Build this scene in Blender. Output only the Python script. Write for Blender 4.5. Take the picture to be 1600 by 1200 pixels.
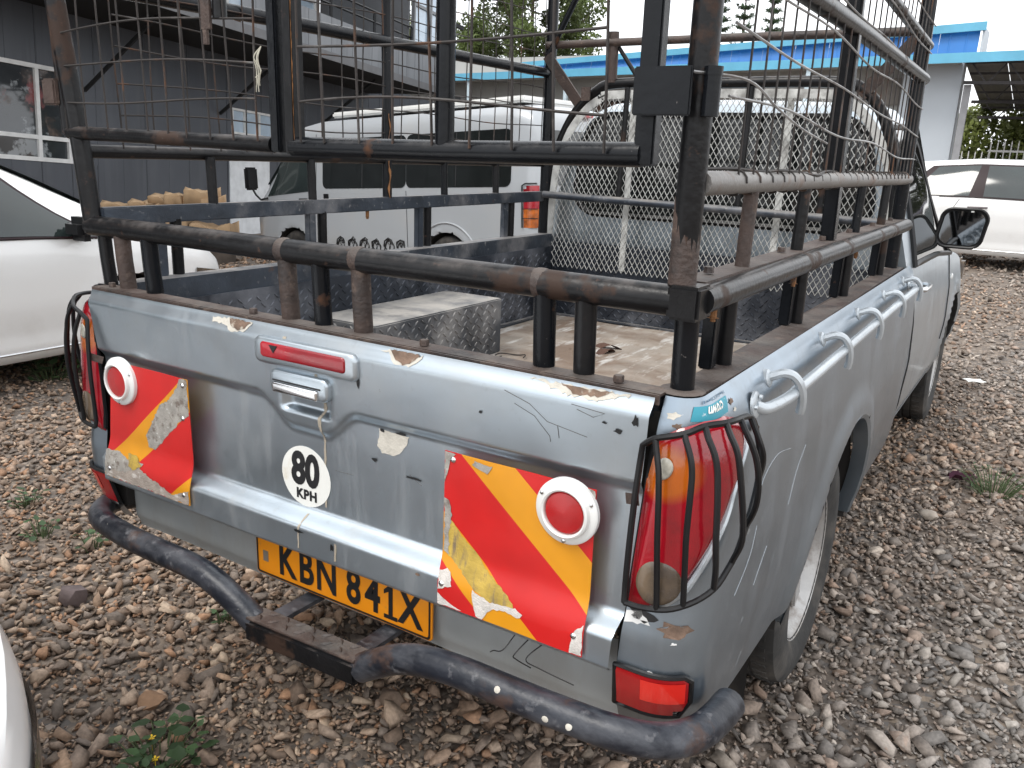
import bpy, bmesh, math, random
import numpy as np
from mathutils import Vector, Matrix

random.seed(7)
RNG = np.random.default_rng(7)
scene = bpy.context.scene
for o in list(bpy.data.objects):
    bpy.data.objects.remove(o, do_unlink=True)

# ------------------------------------------------------------------ camera
YAW, PITCH, ROLL = math.radians(-31.5704), math.radians(-15.4107), math.radians(2.1922)
CAM = Vector((1.2, -1.1789, 1.4848))
_fw = Vector((math.sin(YAW) * math.cos(PITCH), math.cos(YAW) * math.cos(PITCH), math.sin(PITCH)))
_r = _fw.cross(Vector((0, 0, 1))).normalized()
_u = _r.cross(_fw)
_rr = math.cos(ROLL) * _r + math.sin(ROLL) * _u
_uu = -math.sin(ROLL) * _r + math.cos(ROLL) * _u
cd = bpy.data.cameras.new('camera')
cd.sensor_width = 36.0
cd.lens = 36.0 * 1305.976 / 1600.0
cd.clip_start = 0.02
cd.clip_end = 900
cam = bpy.data.objects.new('camera', cd)
scene.collection.objects.link(cam)
cam.matrix_world = Matrix(((_rr.x, _uu.x, -_fw.x, CAM.x), (_rr.y, _uu.y, -_fw.y, CAM.y), (_rr.z, _uu.z, -_fw.z, CAM.z), (0, 0, 0, 1)))
scene.camera = cam

# ------------------------------------------------------------------ overcast sky and sun
SUN_EL, SUN_AZ = math.radians(58), math.radians(205)
world = bpy.data.worlds.new('World')
scene.world = world
world.use_nodes = True
wt = world.node_tree
wt.nodes.clear()
w_out = wt.nodes.new('ShaderNodeOutputWorld')
w_bg = wt.nodes.new('ShaderNodeBackground')
w_sky = wt.nodes.new('ShaderNodeTexSky')
w_sky.sky_type = 'NISHITA'
w_sky.sun_disc = False
w_sky.sun_elevation = SUN_EL
w_sky.sun_rotation = SUN_AZ
w_sky.air_density = 1.0
w_sky.dust_density = 4.0
w_hs = wt.nodes.new('ShaderNodeHueSaturation')
w_hs.inputs['Saturation'].default_value = 0.25
w_co = wt.nodes.new('ShaderNodeTexCoord')
w_nz = wt.nodes.new('ShaderNodeTexNoise')
w_nz.inputs['Scale'].default_value = 1.6
w_nz.inputs['Detail'].default_value = 5
w_rp = wt.nodes.new('ShaderNodeValToRGB')
w_rp.color_ramp.elements[0].position = 0.3
w_rp.color_ramp.elements[0].color = (8.6, 9.0, 9.6, 1)
w_rp.color_ramp.elements[1].position = 0.7
w_rp.color_ramp.elements[1].color = (12.6, 12.7, 12.8, 1)
w_mx = wt.nodes.new('ShaderNodeMixRGB')
w_mx.inputs[0].default_value = 0.86
wt.links.new(w_co.outputs['Generated'], w_nz.inputs['Vector'])
wt.links.new(w_nz.outputs['Fac'], w_rp.inputs['Fac'])
wt.links.new(w_sky.outputs[0], w_hs.inputs['Color'])
wt.links.new(w_hs.outputs[0], w_mx.inputs[1])
wt.links.new(w_rp.outputs[0], w_mx.inputs[2])
wt.links.new(w_mx.outputs[0], w_bg.inputs['Color'])
w_bg.inputs['Strength'].default_value = 0.105
wt.links.new(w_bg.outputs[0], w_out.inputs['Surface'])

sl = bpy.data.lights.new('sun', 'SUN')
sl.energy = 1.0
sl.angle = math.radians(22)
sl.color = (1.0, 0.96, 0.9)
sun = bpy.data.objects.new('sun', sl)
scene.collection.objects.link(sun)
_sd = Vector((math.sin(SUN_AZ) * math.cos(SUN_EL), math.cos(SUN_AZ) * math.cos(SUN_EL), math.sin(SUN_EL)))
sun.rotation_euler = _sd.to_track_quat('Z', 'Y').to_euler()
sun.location = _sd * 30

scene.view_settings.view_transform = 'Standard'
scene.view_settings.look = 'None'
scene.view_settings.exposure = 0.82
scene.view_settings.gamma = 1.0
scene.view_settings.use_curve_mapping = False
scene.cycles.max_bounces = 7
scene.cycles.transparent_max_bounces = 8
scene.cycles.use_denoising = True

# ------------------------------------------------------------------ helpers
COL = scene.collection


def rot_z(a):
    return Matrix.Rotation(a, 4, 'Z')


class MB:
    """collects verts and faces, built as ONE mesh object"""

    def __init__(self):
        self.v, self.f, self.uv = [], [], None

    def add(self, vs, fs):
        n = len(self.v)
        self.v.extend([tuple(p) for p in vs])
        self.f.extend([tuple(i + n for i in q) for q in fs])
        return self

    def box(self, lo, hi, bev=0.0, m=None):
        lo, hi = Vector(lo), Vector(hi)
        if bev <= 0:
            vs = [Vector((x, y, z)) for z in (lo.z, hi.z) for y in (lo.y, hi.y) for x in (lo.x, hi.x)]
            fs = [(0, 2, 3, 1), (4, 5, 7, 6), (0, 1, 5, 4), (2, 6, 7, 3), (0, 4, 6, 2), (1, 3, 7, 5)]
        else:
            b = min(bev, *(0.49 * (hi - lo)[i] for i in range(3)))
            bm = bmesh.new()
            bmesh.ops.create_cube(bm, size=1)
            for v in bm.verts:
                v.co = Vector((lo[i] + (v.co[i] + .5) * (hi[i] - lo[i]) for i in range(3)))
            bmesh.ops.bevel(bm, geom=list(bm.edges), offset=b, segments=2, affect='EDGES')
            bm.verts.index_update()
            vs = [v.co.copy() for v in bm.verts]
            fs = [tuple(v.index for v in f.verts) for f in bm.faces]
            bm.free()
        if m is not None:
            vs = [m @ p for p in vs]
        return self.add(vs, fs)

    def bar(self, a, b, w, h, up=(0, 0, 1), bev=0.0):
        """rectangular bar from a to b, width w sideways, height h along up"""
        a, b = Vector(a), Vector(b)
        d = (b - a)
        L = d.length
        d.normalize()
        s = d.cross(Vector(up)).normalized()
        u = s.cross(d)
        m = Matrix(((d.x, s.x, u.x, a.x), (d.y, s.y, u.y, a.y), (d.z, s.z, u.z, a.z), (0, 0, 0, 1)))
        return self.box((0, -w / 2, -h / 2), (L, w / 2, h / 2), bev, m)

    def tube(self, pts, r, n=10, caps=True, closed=False):
        pts = [Vector(p) for p in pts]
        k = len(pts)
        rs = r if isinstance(r, (list, tuple)) else [r] * k
        tang = []
        for i in range(k):
            if closed:
                t = pts[(i + 1) % k] - pts[i - 1]
            else:
                t = pts[min(i + 1, k - 1)] - pts[max(i - 1, 0)]
            tang.append(t.normalized())
        t0 = tang[0]
        ref = Vector((0, 0, 1)) if abs(t0.z) < .9 else Vector((1, 0, 0))
        nrm = t0.cross(ref).normalized()
        vs = []
        for i in range(k):
            t = tang[i]
            nrm = (nrm - t * nrm.dot(t)).normalized()
            bn = t.cross(nrm)
            for j in range(n):
                a = 2 * math.pi * j / n
                vs.append(pts[i] + (nrm * math.cos(a) + bn * math.sin(a)) * rs[i])
        fs = []
        for i in range(k if closed else k - 1):
            i2 = (i + 1) % k
            for j in range(n):
                j2 = (j + 1) % n
                fs.append((i * n + j, i * n + j2, i2 * n + j2, i2 * n + j))
        if caps and not closed:
            fs.append(tuple(range(n))[::-1])
            fs.append(tuple((k - 1) * n + j for j in range(n)))
        return self.add(vs, fs)

    def lathe(self, prof, c, axis, n=40, start=None):
        """revolve (radius, height) pairs round axis through c"""
        ax = Vector(axis).normalized()
        ref = Vector((0, 0, 1)) if abs(ax.z) < .9 else Vector((1, 0, 0))
        e1 = ax.cross(ref).normalized()
        e2 = ax.cross(e1)
        c = Vector(c)
        vs = []
        for (r, h) in prof:
            for j in range(n):
                a = 2 * math.pi * j / n
                vs.append(c + ax * h + (e1 * math.cos(a) + e2 * math.sin(a)) * r)
        fs = []
        for i in range(len(prof) - 1):
            for j in range(n):
                j2 = (j + 1) % n
                fs.append((i * n + j, i * n + j2, (i + 1) * n + j2, (i + 1) * n + j))
        return self.add(vs, fs)

    def prism(self, poly, vec):
        """extrude a planar polygon (3-D points) by vec"""
        k = len(poly)
        vec = Vector(vec)
        vs = [Vector(p) for p in poly] + [Vector(p) + vec for p in poly]
        fs = [tuple(range(k))[::-1], tuple(range(k, 2 * k))]
        for i in range(k):
            j = (i + 1) % k
            fs.append((i, j, k + j, k + i))
        return self.add(vs, fs)

    def grid(self, fn, us, vs_, keep=None):
        nu, nv = len(us), len(vs_)
        P = [fn(u, v) for u in us for v in vs_]
        F = []
        for i in range(nu - 1):
            for j in range(nv - 1):
                if keep is None or keep((us[i] + us[i + 1]) / 2, (vs_[j] + vs_[j + 1]) / 2):
                    F.append((i * nv + j, (i + 1) * nv + j, (i + 1) * nv + j + 1, i * nv + j + 1))
        return self.add(P, F)


def link(o, parent=None, off=None):
    COL.objects.link(o)
    if parent is not None:
        o.parent = parent
        if off is not None:
            o.location = off
    return o


def obj(name, mb, mat, parent=None, smooth=40, label=None, off=None, kind=None):
    me = bpy.data.meshes.new(name)
    me.from_pydata([tuple(p) for p in mb.v], [], mb.f)
    if mb.uv is not None:
        lay = me.uv_layers.new(name='UVMap')
        for lp in me.loops:
            lay.data[lp.index].uv = mb.uv[lp.vertex_index]
    me.validate()
    bm = bmesh.new()
    bm.from_mesh(me)
    bmesh.ops.remove_doubles(bm, verts=bm.verts, dist=1e-6) if mb.uv is None else None
    bmesh.ops.recalc_face_normals(bm, faces=bm.faces)
    bm.to_mesh(me)
    bm.free()
    if smooth:
        me.polygons.foreach_set('use_smooth', [True] * len(me.polygons))
        me.set_sharp_from_angle(angle=math.radians(smooth))
    me.materials.append(mat)
    o = bpy.data.objects.new(name, me)
    link(o, parent, off)
    if label:
        o['label'] = label
    if kind:
        o['kind'] = kind
    return o


def thing(name, label, cat, loc=(0, 0, 0), rz=0.0, group=None, tilt=None):
    e = bpy.data.objects.new(name, None)
    COL.objects.link(e)
    e.location = loc
    e.rotation_euler = (tilt[0], tilt[1], rz) if tilt else (0, 0, rz)
    e.empty_display_size = .2
    return tag(e, label, cat, group)


def tag(o, label, cat, group=None):
    o['label'] = label
    o['category'] = cat
    if group:
        o['group'] = group
    return o


def text_mesh(s, size, bold=0.0, extrude=0.0, sx=1.0, spacing=1.0):
    cu = bpy.data.curves.new('lettering', 'FONT')
    cu.body = s
    cu.size = size
    cu.offset = bold
    cu.extrude = extrude
    cu.space_character = spacing
    cu.align_x = 'CENTER'
    cu.align_y = 'CENTER'
    cu.resolution_u = 4
    ob = bpy.data.objects.new('lettering', cu)
    COL.objects.link(ob)
    dg = bpy.context.evaluated_depsgraph_get()
    me = bpy.data.meshes.new_from_object(ob.evaluated_get(dg))
    bpy.data.objects.remove(ob)
    mb = MB()
    mb.add([(v.co.x * sx, v.co.y, v.co.z) for v in me.vertices], [tuple(p.vertices) for p in me.polygons])
    bpy.data.meshes.remove(me)
    return mb


def curve_pts(ctrl, n=12):
    """Catmull-Rom through control points"""
    P = [Vector(p) for p in ctrl]
    P = [P[0] * 2 - P[1]] + P + [P[-1] * 2 - P[-2]]
    out = []
    for i in range(1, len(P) - 2):
        for k in range(n):
            t = k / n
            a, b, c, d = P[i - 1], P[i], P[i + 1], P[i + 2]
            out.append(0.5 * ((2 * b) + (-a + c) * t + (2 * a - 5 * b + 4 * c - d) * t * t + (-a + 3 * b - 3 * c + d) * t ** 3))
    out.append(P[-2])
    return out


def smoothstep(a, b, x):
    t = min(1.0, max(0.0, (x - a) / (b - a)))
    return t * t * (3 - 2 * t)


# ------------------------------------------------------------------ materials
def new_mat(name):
    m = bpy.data.materials.new(name)
    m.use_nodes = True
    nt = m.node_tree
    return m, nt, nt.nodes['Principled BSDF']


def mat(name, base, rough=.5, metal=0.0, layers=(), bump=0.0, bscale=150, coat=0.0, spec=.5, vary=.12, vscale=6, trans=0.0, emit=None, bdetail=4):
    """procedural paint/metal: base colour with cloudy variation, then layers of wear laid by noise
    layer = (colour, scale, low, high, roughness, options{up, stretch, detail})"""
    m, nt, b = new_mat(name)
    N, Lk = nt.nodes, nt.links
    co = N.new('ShaderNodeTexCoord')
    nz = N.new('ShaderNodeTexNoise')
    nz.inputs['Scale'].default_value = vscale
    nz.inputs['Detail'].default_value = 6
    Lk.new(co.outputs['Object'], nz.inputs['Vector'])
    rp = N.new('ShaderNodeValToRGB')
    rp.color_ramp.elements[0].position = .3
    rp.color_ramp.elements[1].position = .7
    rp.color_ramp.elements[0].color = (*[c * (1 - vary) for c in base], 1)
    rp.color_ramp.elements[1].color = (*[min(1, c * (1 + vary)) for c in base], 1)
    Lk.new(nz.outputs['Fac'], rp.inputs['Fac'])
    cur = rp.outputs[0]
    rv = N.new('ShaderNodeValue')
    rv.outputs[0].default_value = rough
    rcur = rv.outputs[0]
    mcur = None
    for li, L in enumerate(layers):
        colr, sc, lo, hi, lr = L[:5]
        op = L[5] if len(L) > 5 else {}
        n2 = N.new('ShaderNodeTexNoise')
        n2.inputs['Scale'].default_value = sc
        n2.inputs['Detail'].default_value = op.get('detail', 7)
        n2.inputs['Roughness'].default_value = op.get('nrough', .62)
        mp = N.new('ShaderNodeMapping')
        mp.inputs['Location'].default_value = (3.1 * li + 1.7, 1.3 * li, 2.2 * li)
        mp.inputs['Scale'].default_value = op.get('stretch', (1, 1, 1))
        Lk.new(co.outputs['Object'], mp.inputs['Vector'])
        Lk.new(mp.outputs[0], n2.inputs['Vector'])
        mr = N.new('ShaderNodeMapRange')
        mr.inputs['From Min'].default_value = lo
        mr.inputs['From Max'].default_value = hi
        Lk.new(n2.outputs['Fac'], mr.inputs['Value'])
        fac = mr.outputs[0]
        if 'amount' in op:
            mm = N.new('ShaderNodeMath')
            mm.operation = 'MULTIPLY'
            mm.inputs[1].default_value = op['amount']
            Lk.new(fac, mm.inputs[0])
            fac = mm.outputs[0]
        if op.get('up'):
            ge = N.new('ShaderNodeNewGeometry')
            sp = N.new('ShaderNodeSeparateXYZ')
            Lk.new(ge.outputs['Normal'], sp.inputs[0])
            m2 = N.new('ShaderNodeMapRange')
            m2.inputs['From Min'].default_value = .15
            m2.inputs['From Max'].default_value = .9
            Lk.new(sp.outputs['Z'], m2.inputs['Value'])
            mm = N.new('ShaderNodeMath')
            mm.operation = 'MULTIPLY'
            Lk.new(fac, mm.inputs[0])
            Lk.new(m2.outputs[0], mm.inputs[1])
            fac = mm.outputs[0]
        mx = N.new('ShaderNodeMixRGB')
        Lk.new(fac, mx.inputs[0])
        Lk.new(cur, mx.inputs[1])
        mx.inputs[2].default_value = (*colr, 1)
        cur = mx.outputs[0]
        mf = N.new('ShaderNodeMix')
        Lk.new(fac, mf.inputs[0])
        Lk.new(rcur, mf.inputs[2])
        mf.inputs[3].default_value = lr
        rcur = mf.outputs[0]
        if metal > 0:
            mg = N.new('ShaderNodeMix')
            Lk.new(fac, mg.inputs[0])
            if mcur is None:
                mg.inputs[2].default_value = metal
            else:
                Lk.new(mcur, mg.inputs[2])
            mg.inputs[3].default_value = op.get('metal', 0.0)
            mcur = mg.outputs[0]
    Lk.new(cur, b.inputs['Base Color'])
    Lk.new(rcur, b.inputs['Roughness'])
    if mcur is not None:
        Lk.new(mcur, b.inputs['Metallic'])
    else:
        b.inputs['Metallic'].default_value = metal
    b.inputs['Coat Weight'].default_value = coat
    b.inputs['Coat Roughness'].default_value = .08
    b.inputs['Specular IOR Level'].default_value = spec
    b.inputs['Transmission Weight'].default_value = trans
    if emit:
        b.inputs['Emission Color'].default_value = (*emit[0], 1)
        b.inputs['Emission Strength'].default_value = emit[1]
    if bump > 0:
        nb = N.new('ShaderNodeTexNoise')
        nb.inputs['Scale'].default_value = bscale
        nb.inputs['Detail'].default_value = bdetail
        Lk.new(co.outputs['Object'], nb.inputs['Vector'])
        bp = N.new('ShaderNodeBump')
        bp.inputs['Strength'].default_value = bump
        bp.inputs['Distance'].default_value = .01
        Lk.new(nb.outputs['Fac'], bp.inputs['Height'])
        Lk.new(bp.outputs[0], b.inputs['Normal'])
    return m


RUST = (.10, .045, .022)
RUST2 = (.16, .085, .05)
DUST = (.30, .26, .22)
silver = mat('silver_paint', (.455, .515, .565), .28, .85, coat=.15, vary=.06, vscale=3.5,
             layers=[((.36, .335, .30), 3.2, .50, .85, .55, {'amount': .5, 'metal': .2}), ((.30, .27, .235), 5.5, .56, .78, .6, {'amount': .4, 'stretch': (2.2, 2, .35), 'metal': .2}), ((.24, .25, .26), 34, .60, .75, .5, {'amount': .3, 'metal': .5}), ((.68, .70, .72), 26, .735, .75, .5, {}), ((.13, .11, .095), 60, .73, .75, .7, {})],
             bump=.075, bscale=11)
silver_side = mat('silver_paint_dusty_shaded', (.31, .37, .43), .29, .92, coat=.1, vary=.1, vscale=4,  # darker flank reflections put into the base colour; dust layers on top
                  layers=[((.235, .23, .22), 2.6, .48, .80, .6, {'amount': .5, 'stretch': (1, 1, .5), 'metal': .6}), ((.5, .53, .55), 45, .73, .75, .5, {}), ((.27, .26, .245), 4.5, .52, .76, .6, {'amount': .4, 'stretch': (2, 1.6, .35), 'metal': .5}), ((.19, .17, .15), 14, .66, .74, .7, {'amount': .6}), ((.22, .225, .23), 30, .58, .75, .5, {'amount': .35, 'metal': .5})],
                  bump=.08, bscale=9)
silver_tube = mat('silver_tube_paint', (.50, .54, .57), .35, .45, layers=[((.2, .18, .16), 40, .62, .72, .6, {'amount': .6})], bump=.1, bscale=80)
black = mat('black_enamel', (.007, .008, .010), .24, 0, spec=.22, vary=.3,
            layers=[((.16, .15, .145), 16, .48, .8, .5, {'up': True, 'amount': .55}), (RUST, 10, .64, .72, .75, {'amount': .75}), ((.24, .22, .21), 70, .69, .74, .6, {'amount': .7})],
            bump=.06, bscale=60)
black_rusty = mat('black_enamel_rusted', (.010, .010, .011), .28, 0, spec=.25, vary=.4,
                  layers=[((.15, .13, .12), 18, .45, .75, .5, {'up': True, 'amount': .7}), ((.050, .028, .019), 6.5, .585, .64, .7, {'amount': .75}), ((.16, .085, .055), 30, .63, .75, .8, {'amount': .6}), ((.3, .28, .27), 60, .70, .75, .6, {'amount': .6})],
                  bump=.10, bscale=70)
black_scuffed = mat('black_tube_scuffed', (.012, .014, .020), .33, 0, spec=.35, vary=.4,
                    layers=[((.13, .135, .15), 7, .46, .74, .55, {'amount': .75, 'stretch': (1, 2, 2)}), ((.20, .20, .21), 30, .58, .74, .6, {'amount': .7}), ((.07, .038, .026), 8, .58, .66, .8, {'amount': .7}), ((.4, .38, .34), 75, .70, .74, .6, {'amount': .7})],
                    bump=.12, bscale=70)
rust_brown = mat('rusted_steel', (.060, .040, .033), .60, 0, vary=.35, vscale=14,
                 layers=[((.02, .018, .018), 8, .5, .62, .5, {'amount': .75}), ((.16, .115, .09), 26, .58, .75, .85, {}), ((.2, .18, .16), 12, .4, .8, .9, {'up': True, 'amount': .7})], bump=.3, bscale=110)
rust_orange = mat('fresh_orange_rust', (.26, .12, .045), .85, 0, vary=.35, vscale=30, layers=[((.06, .035, .025), 22, .5, .62, .8, {})], bump=.3, bscale=150)
steel_blue = mat('blue_grey_steel', (.040, .050, .066), .42, .3, vary=.3, vscale=12,
                 layers=[((.27, .26, .26), 5, .5, .72, .7, {'amount': .6}), ((.40, .39, .38), 50, .62, .72, .6, {'amount': .6}), (RUST, 11, .64, .72, .8, {'amount': .6}), ((.36, .33, .3), 10, .3, .7, .85, {'up': True, 'amount': .8})], bump=.12, bscale=90)
tread_dark = mat('dark_tread_plate', (.030, .036, .048), .40, .35, vary=.3, vscale=5,
                 layers=[((.26, .27, .30), 3.5, .5, .78, .6, {'amount': .75}), ((.33, .32, .31), 60, .66, .74, .6, {'amount': .5})], bump=.08, bscale=120)
tread_dusty = mat('dusty_tread_plate', (.075, .085, .10), .45, .3, vary=.3, vscale=6,
                  layers=[((.36, .35, .34), 4, .42, .70, .7, {'amount': .85}), ((.44, .41, .37), 11, .25, .6, .85, {'up': True, 'amount': .85})], bump=.1, bscale=120)
bed_dust = mat('dusty_bed_floor', (.34, .295, .25), .9, 0, vary=.25, vscale=5,
               layers=[((.17, .115, .08), 3.2, .44, .60, .85, {'amount': .85, 'stretch': (.8, 1.2, 1)}), ((.60, .58, .55), 8, .54, .66, .9, {'amount': .85, 'stretch': (2.2, .5, 1)}), ((.24, .17, .12), 20, .52, .68, .9, {'amount': .5, 'stretch': (3, .6, 1)}), ((.12, .08, .055), 26, .64, .72, .9, {'amount': .7})], bump=.25, bscale=60)
chrome = mat('dull_chrome', (.72, .73, .74), .16, 1.0, vary=.05, layers=[((.3, .29, .28), 40, .62, .75, .5, {'amount': .6})])
expanded = mat('galvanised_mesh_strands', (.52, .52, .50), .5, .2, vary=.25, vscale=18, layers=[((.1, .09, .08), 7, .56, .66, .7, {'amount': .6})])
wire_m = mat('rusty_wire', (.026, .021, .019), .6, .1, vary=.4, vscale=8, layers=[((.22, .21, .20), 6, .55, .72, .5, {'amount': .6}), (RUST, 11, .55, .7, .8, {})])
white_wire = mat('grey_galvanised_wire', (.33, .33, .33), .5, .4, vary=.3, vscale=10, layers=[((.07, .05, .04), 9, .5, .7, .7, {})])
tyre_m = mat('tyre_rubber', (.028, .027, .026), .85, 0, vary=.3, vscale=12, layers=[((.13, .115, .1), 7, .48, .75, .95, {'amount': .7})], bump=.15, bscale=70)
rim_m = mat('worn_steel_rim', (.42, .41, .40), .4, .5, vary=.15, vscale=12, layers=[((.16, .12, .09), 12, .48, .66, .8, {'amount': .8})], bump=.1)
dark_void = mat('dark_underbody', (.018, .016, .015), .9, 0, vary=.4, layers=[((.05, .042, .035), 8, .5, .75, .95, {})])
red_lens = mat('red_lamp_plastic', (.30, .006, .014), .10, 0, coat=.6, vary=.35, vscale=7, layers=[((.10, .012, .014), 9, .5, .8, .3, {'amount': .7})], bump=.05, bscale=160)
# the moulded lens of the tail lights: amber bulb chamber fading into red
tail_lens = mat('tail_light_plastic', (.30, .006, .014), .10, 0, coat=.6, vary=.35, vscale=9, layers=[((.09, .010, .012), 11, .46, .8, .3, {'amount': .75})], bump=.05, bscale=160)
_nt = tail_lens.node_tree
_b = _nt.nodes['Principled BSDF']
_co = _nt.nodes.new('ShaderNodeTexCoord')
_ab = _nt.nodes.new('ShaderNodeVectorMath')
_ab.operation = 'ABSOLUTE'
_nt.links.new(_co.outputs['Object'], _ab.inputs[0])
_sc = _nt.nodes.new('ShaderNodeVectorMath')
_sc.operation = 'MULTIPLY'
_sc.inputs[1].default_value = (1.0, 0.0, 1.15)
_nt.links.new(_ab.outputs[0], _sc.inputs[0])
_ds = _nt.nodes.new('ShaderNodeVectorMath')
_ds.operation = 'DISTANCE'
_ds.inputs[1].default_value = (.770, 0.0, 1.012 * 1.15)
_nt.links.new(_sc.outputs[0], _ds.inputs[0])
_mr = _nt.nodes.new('ShaderNodeMapRange')
_mr.inputs['From Min'].default_value = .058
_mr.inputs['From Max'].default_value = .036
_nt.links.new(_ds.outputs['Value'], _mr.inputs['Value'])
_mx = _nt.nodes.new('ShaderNodeMixRGB')
_nt.links.new(_mr.outputs[0], _mx.inputs[0])
_old = _b.inputs['Base Color'].links[0].from_socket
_nt.links.new(_old, _mx.inputs[1])
_mx.inputs[2].default_value = (.44, .10, .008, 1)
_nt.links.new(_mx.outputs[0], _b.inputs['Base Color'])
red_reflector = mat('red_reflector_plastic', (.40, .012, .014), .16, 0, coat=.5, vary=.15, vscale=14, bump=.06, bscale=400)
amber_lens = mat('amber_lamp_plastic', (.42, .10, .008), .14, 0, coat=.6, vary=.5, vscale=14, layers=[((.20, .05, .012), 18, .5, .7, .3, {})])
clear_lens = mat('clear_lamp_plastic', (.13, .095, .065), .16, .1, coat=.6, vary=.5, vscale=18, layers=[((.07, .055, .045), 14, .45, .6, .4, {})])
white_paint = mat('white_enamel', (.72, .72, .70), .4, 0, coat=.2, vary=.05, layers=[((.45, .42, .36), 25, .6, .75, .6, {'amount': .5})])
plate_yellow = mat('plate_yellow', (.80, .275, .008), .42, 0, vary=.06, vscale=8, layers=[((.35, .2, .06), 22, .62, .75, .6, {'amount': .6})])
ink = mat('black_ink', (.012, .012, .013), .5, 0, vary=.2)
sticker_white = mat('white_sticker', (.74, .74, .70), .45, 0, vary=.04, layers=[((.55, .46, .3), 18, .58, .75, .6, {'amount': .6})])
filler = mat('bare_filler', (.52, .49, .43), .8, 0, vary=.12, vscale=40, layers=[((.2, .17, .14), 60, .66, .72, .8, {})], bump=.2)
bare_patch = mat('bare_rusty_patch', (.16, .105, .075), .85, 0, vary=.4, vscale=40, layers=[((.40, .36, .30), 45, .55, .66, .8, {})], bump=.3)
peel_grey = mat('peeled_board_metal', (.33, .31, .28), .75, .1, vary=.25, vscale=40, layers=[((.16, .13, .11), 60, .52, .66, .8, {}), ((.6, .59, .56), 90, .62, .7, .8, {})], bump=.2, bscale=300)
peel_yellow = mat('peeled_board_film', (.45, .31, .06), .7, 0, vary=.25, vscale=30, layers=[((.20, .15, .09), 30, .52, .68, .8, {'stretch': (2.5, 1, .6)})], bump=.15, bscale=200)
peel_tan = mat('peeled_tan_backing', (.34, .29, .25), .8, 0, vary=.2, vscale=40, layers=[((.62, .58, .54), 22, .56, .64, .8, {'stretch': (1, 1, 2)}), ((.4, .06, .05), 40, .70, .74, .7, {})], bump=.3, bscale=300)
flake_white = mat('flaked_white_backing', (.62, .58, .54), .8, 0, vary=.2, vscale=50, bump=.3, bscale=300)
black_plastic = mat('black_plastic', (.010, .010, .011), .35, 0, spec=.3, vary=.2, layers=[((.12, .115, .11), 12, .5, .8, .6, {'up': True, 'amount': .5})])
scratch_grey = mat('scratch_grey', (.10, .10, .10), .6)
glass_dark = mat('tinted_glass', (.012, .014, .014), .04, 0, vary=.2, spec=.7)
mirror_m = mat('mirror_glass', (.22, .23, .24), .03, 1.0, vary=.02)
white_car = mat('white_car_paint', (.78, .78, .77), .22, 0, coat=.7, vary=.02, vscale=2, layers=[((.40, .36, .31), 2.2, .55, .85, .5, {'amount': .35})])
white_van_m = mat('white_van_paint', (.37, .39, .41), .3, 0, coat=.5, vary=.03, vscale=2, layers=[((.42, .39, .35), 2.5, .5, .85, .5, {'amount': .35})])
trim_maroon = mat('dark_plum_trim', (.022, .012, .014), .4, 0, spec=.2)

# ------------------------------------------------------------------ ground
def ground_z(x, y):
    k = max(-.9, min(1.0, 1 + (x + 1) / 3.0))
    return 0.02 * min(14.0, max(0.0, y - 1.2)) * k - 0.02 * max(0.0, min(8.0, -x - 7.5))


def np_ground(x, y):
    k = np.clip(1 + (x + 1) / 3.0, -.9, 1.0)
    return 0.02 * np.clip(y - 1.2, 0, 14) * k - .02 * np.clip(-x - 7.5, 0, 8)


# ------------------------------------------------------------------ the pickup truck
TL = Vector((0, 1.2, 0))
truck = thing('pickup_truck', 'silver pickup truck with a black steel cage over its open bed', 'pickup truck', TL)


def pt(name, mb, m, parent=None, smooth=40, label=None, kind=None):
    if parent is None:
        return obj(name, mb, m, truck, smooth, label, -TL, kind)
    return obj(name, mb, m, parent, smooth, label, None, kind)


def crease_z(x):
    if x < -.02:
        return .915 + .059 * smoothstep(-.060, -.165, x)
    return .915 + .059 * smoothstep(.030, .125, x)


def xe(z):
    return .7061 + (z - .655) / .471 * .031


_dn = [(RNG.uniform(-.7, .7), RNG.uniform(.66, 1.1), RNG.uniform(.05, .16), RNG.uniform(-.0022, .0028)) for _ in range(26)]


def ytg(x, z):
    """rear face of the tailgate, outward is -y"""
    top = .016 * smoothstep(1.095, 1.128, z)
    zc = crease_z(x)
    upper = -.011 - .006 * (z - 1.05) / .08
    lower = .010
    t = smoothstep(zc - .016, zc + .012, z)
    y = lower + (upper - lower) * t + top
    lip = smoothstep(.742, .706, z)
    y = y + (-.032 - y) * lip
    y += .018 * smoothstep(.650, .640, z)
    # cup behind the handle
    cx = smoothstep(-.092, -.070, x) * smoothstep(.058, .034, x)
    cz = smoothstep(.948, .962, z) * smoothstep(1.02, 1.008, z)
    y += .020 * cx * cz
    for (dx, dz, dr, dd) in _dn:
        q = ((x - dx) ** 2 + (z - dz) ** 2) / (dr * dr)
        if q < 4:
            y += dd * math.exp(-q * 1.5)
    return y


NX, NZ = 220, 132
mb = MB()
zs_ = np.linspace(.636, 1.128, NZ)
for i in range(NX + 1):
    for z in zs_:
        x = (-1 + 2 * i / NX) * xe(z)
        mb.v.append((x, ytg(x, z), z))
for i in range(NX):
    for j in range(NZ - 1):
        mb.f.append((i * NZ + j, (i + 1) * NZ + j, (i + 1) * NZ + j + 1, i * NZ + j + 1))
tailgate = pt('tailgate', mb, silver, smooth=60)
mb = MB()
mb.box((-.735, .018, 1.085), (.735, .075, 1.122), .006)
mb.box((-.70, .055, .70), (.70, .070, 1.09))
pt('tailgate_inner_panel', mb, tread_dark, tailgate)
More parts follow.
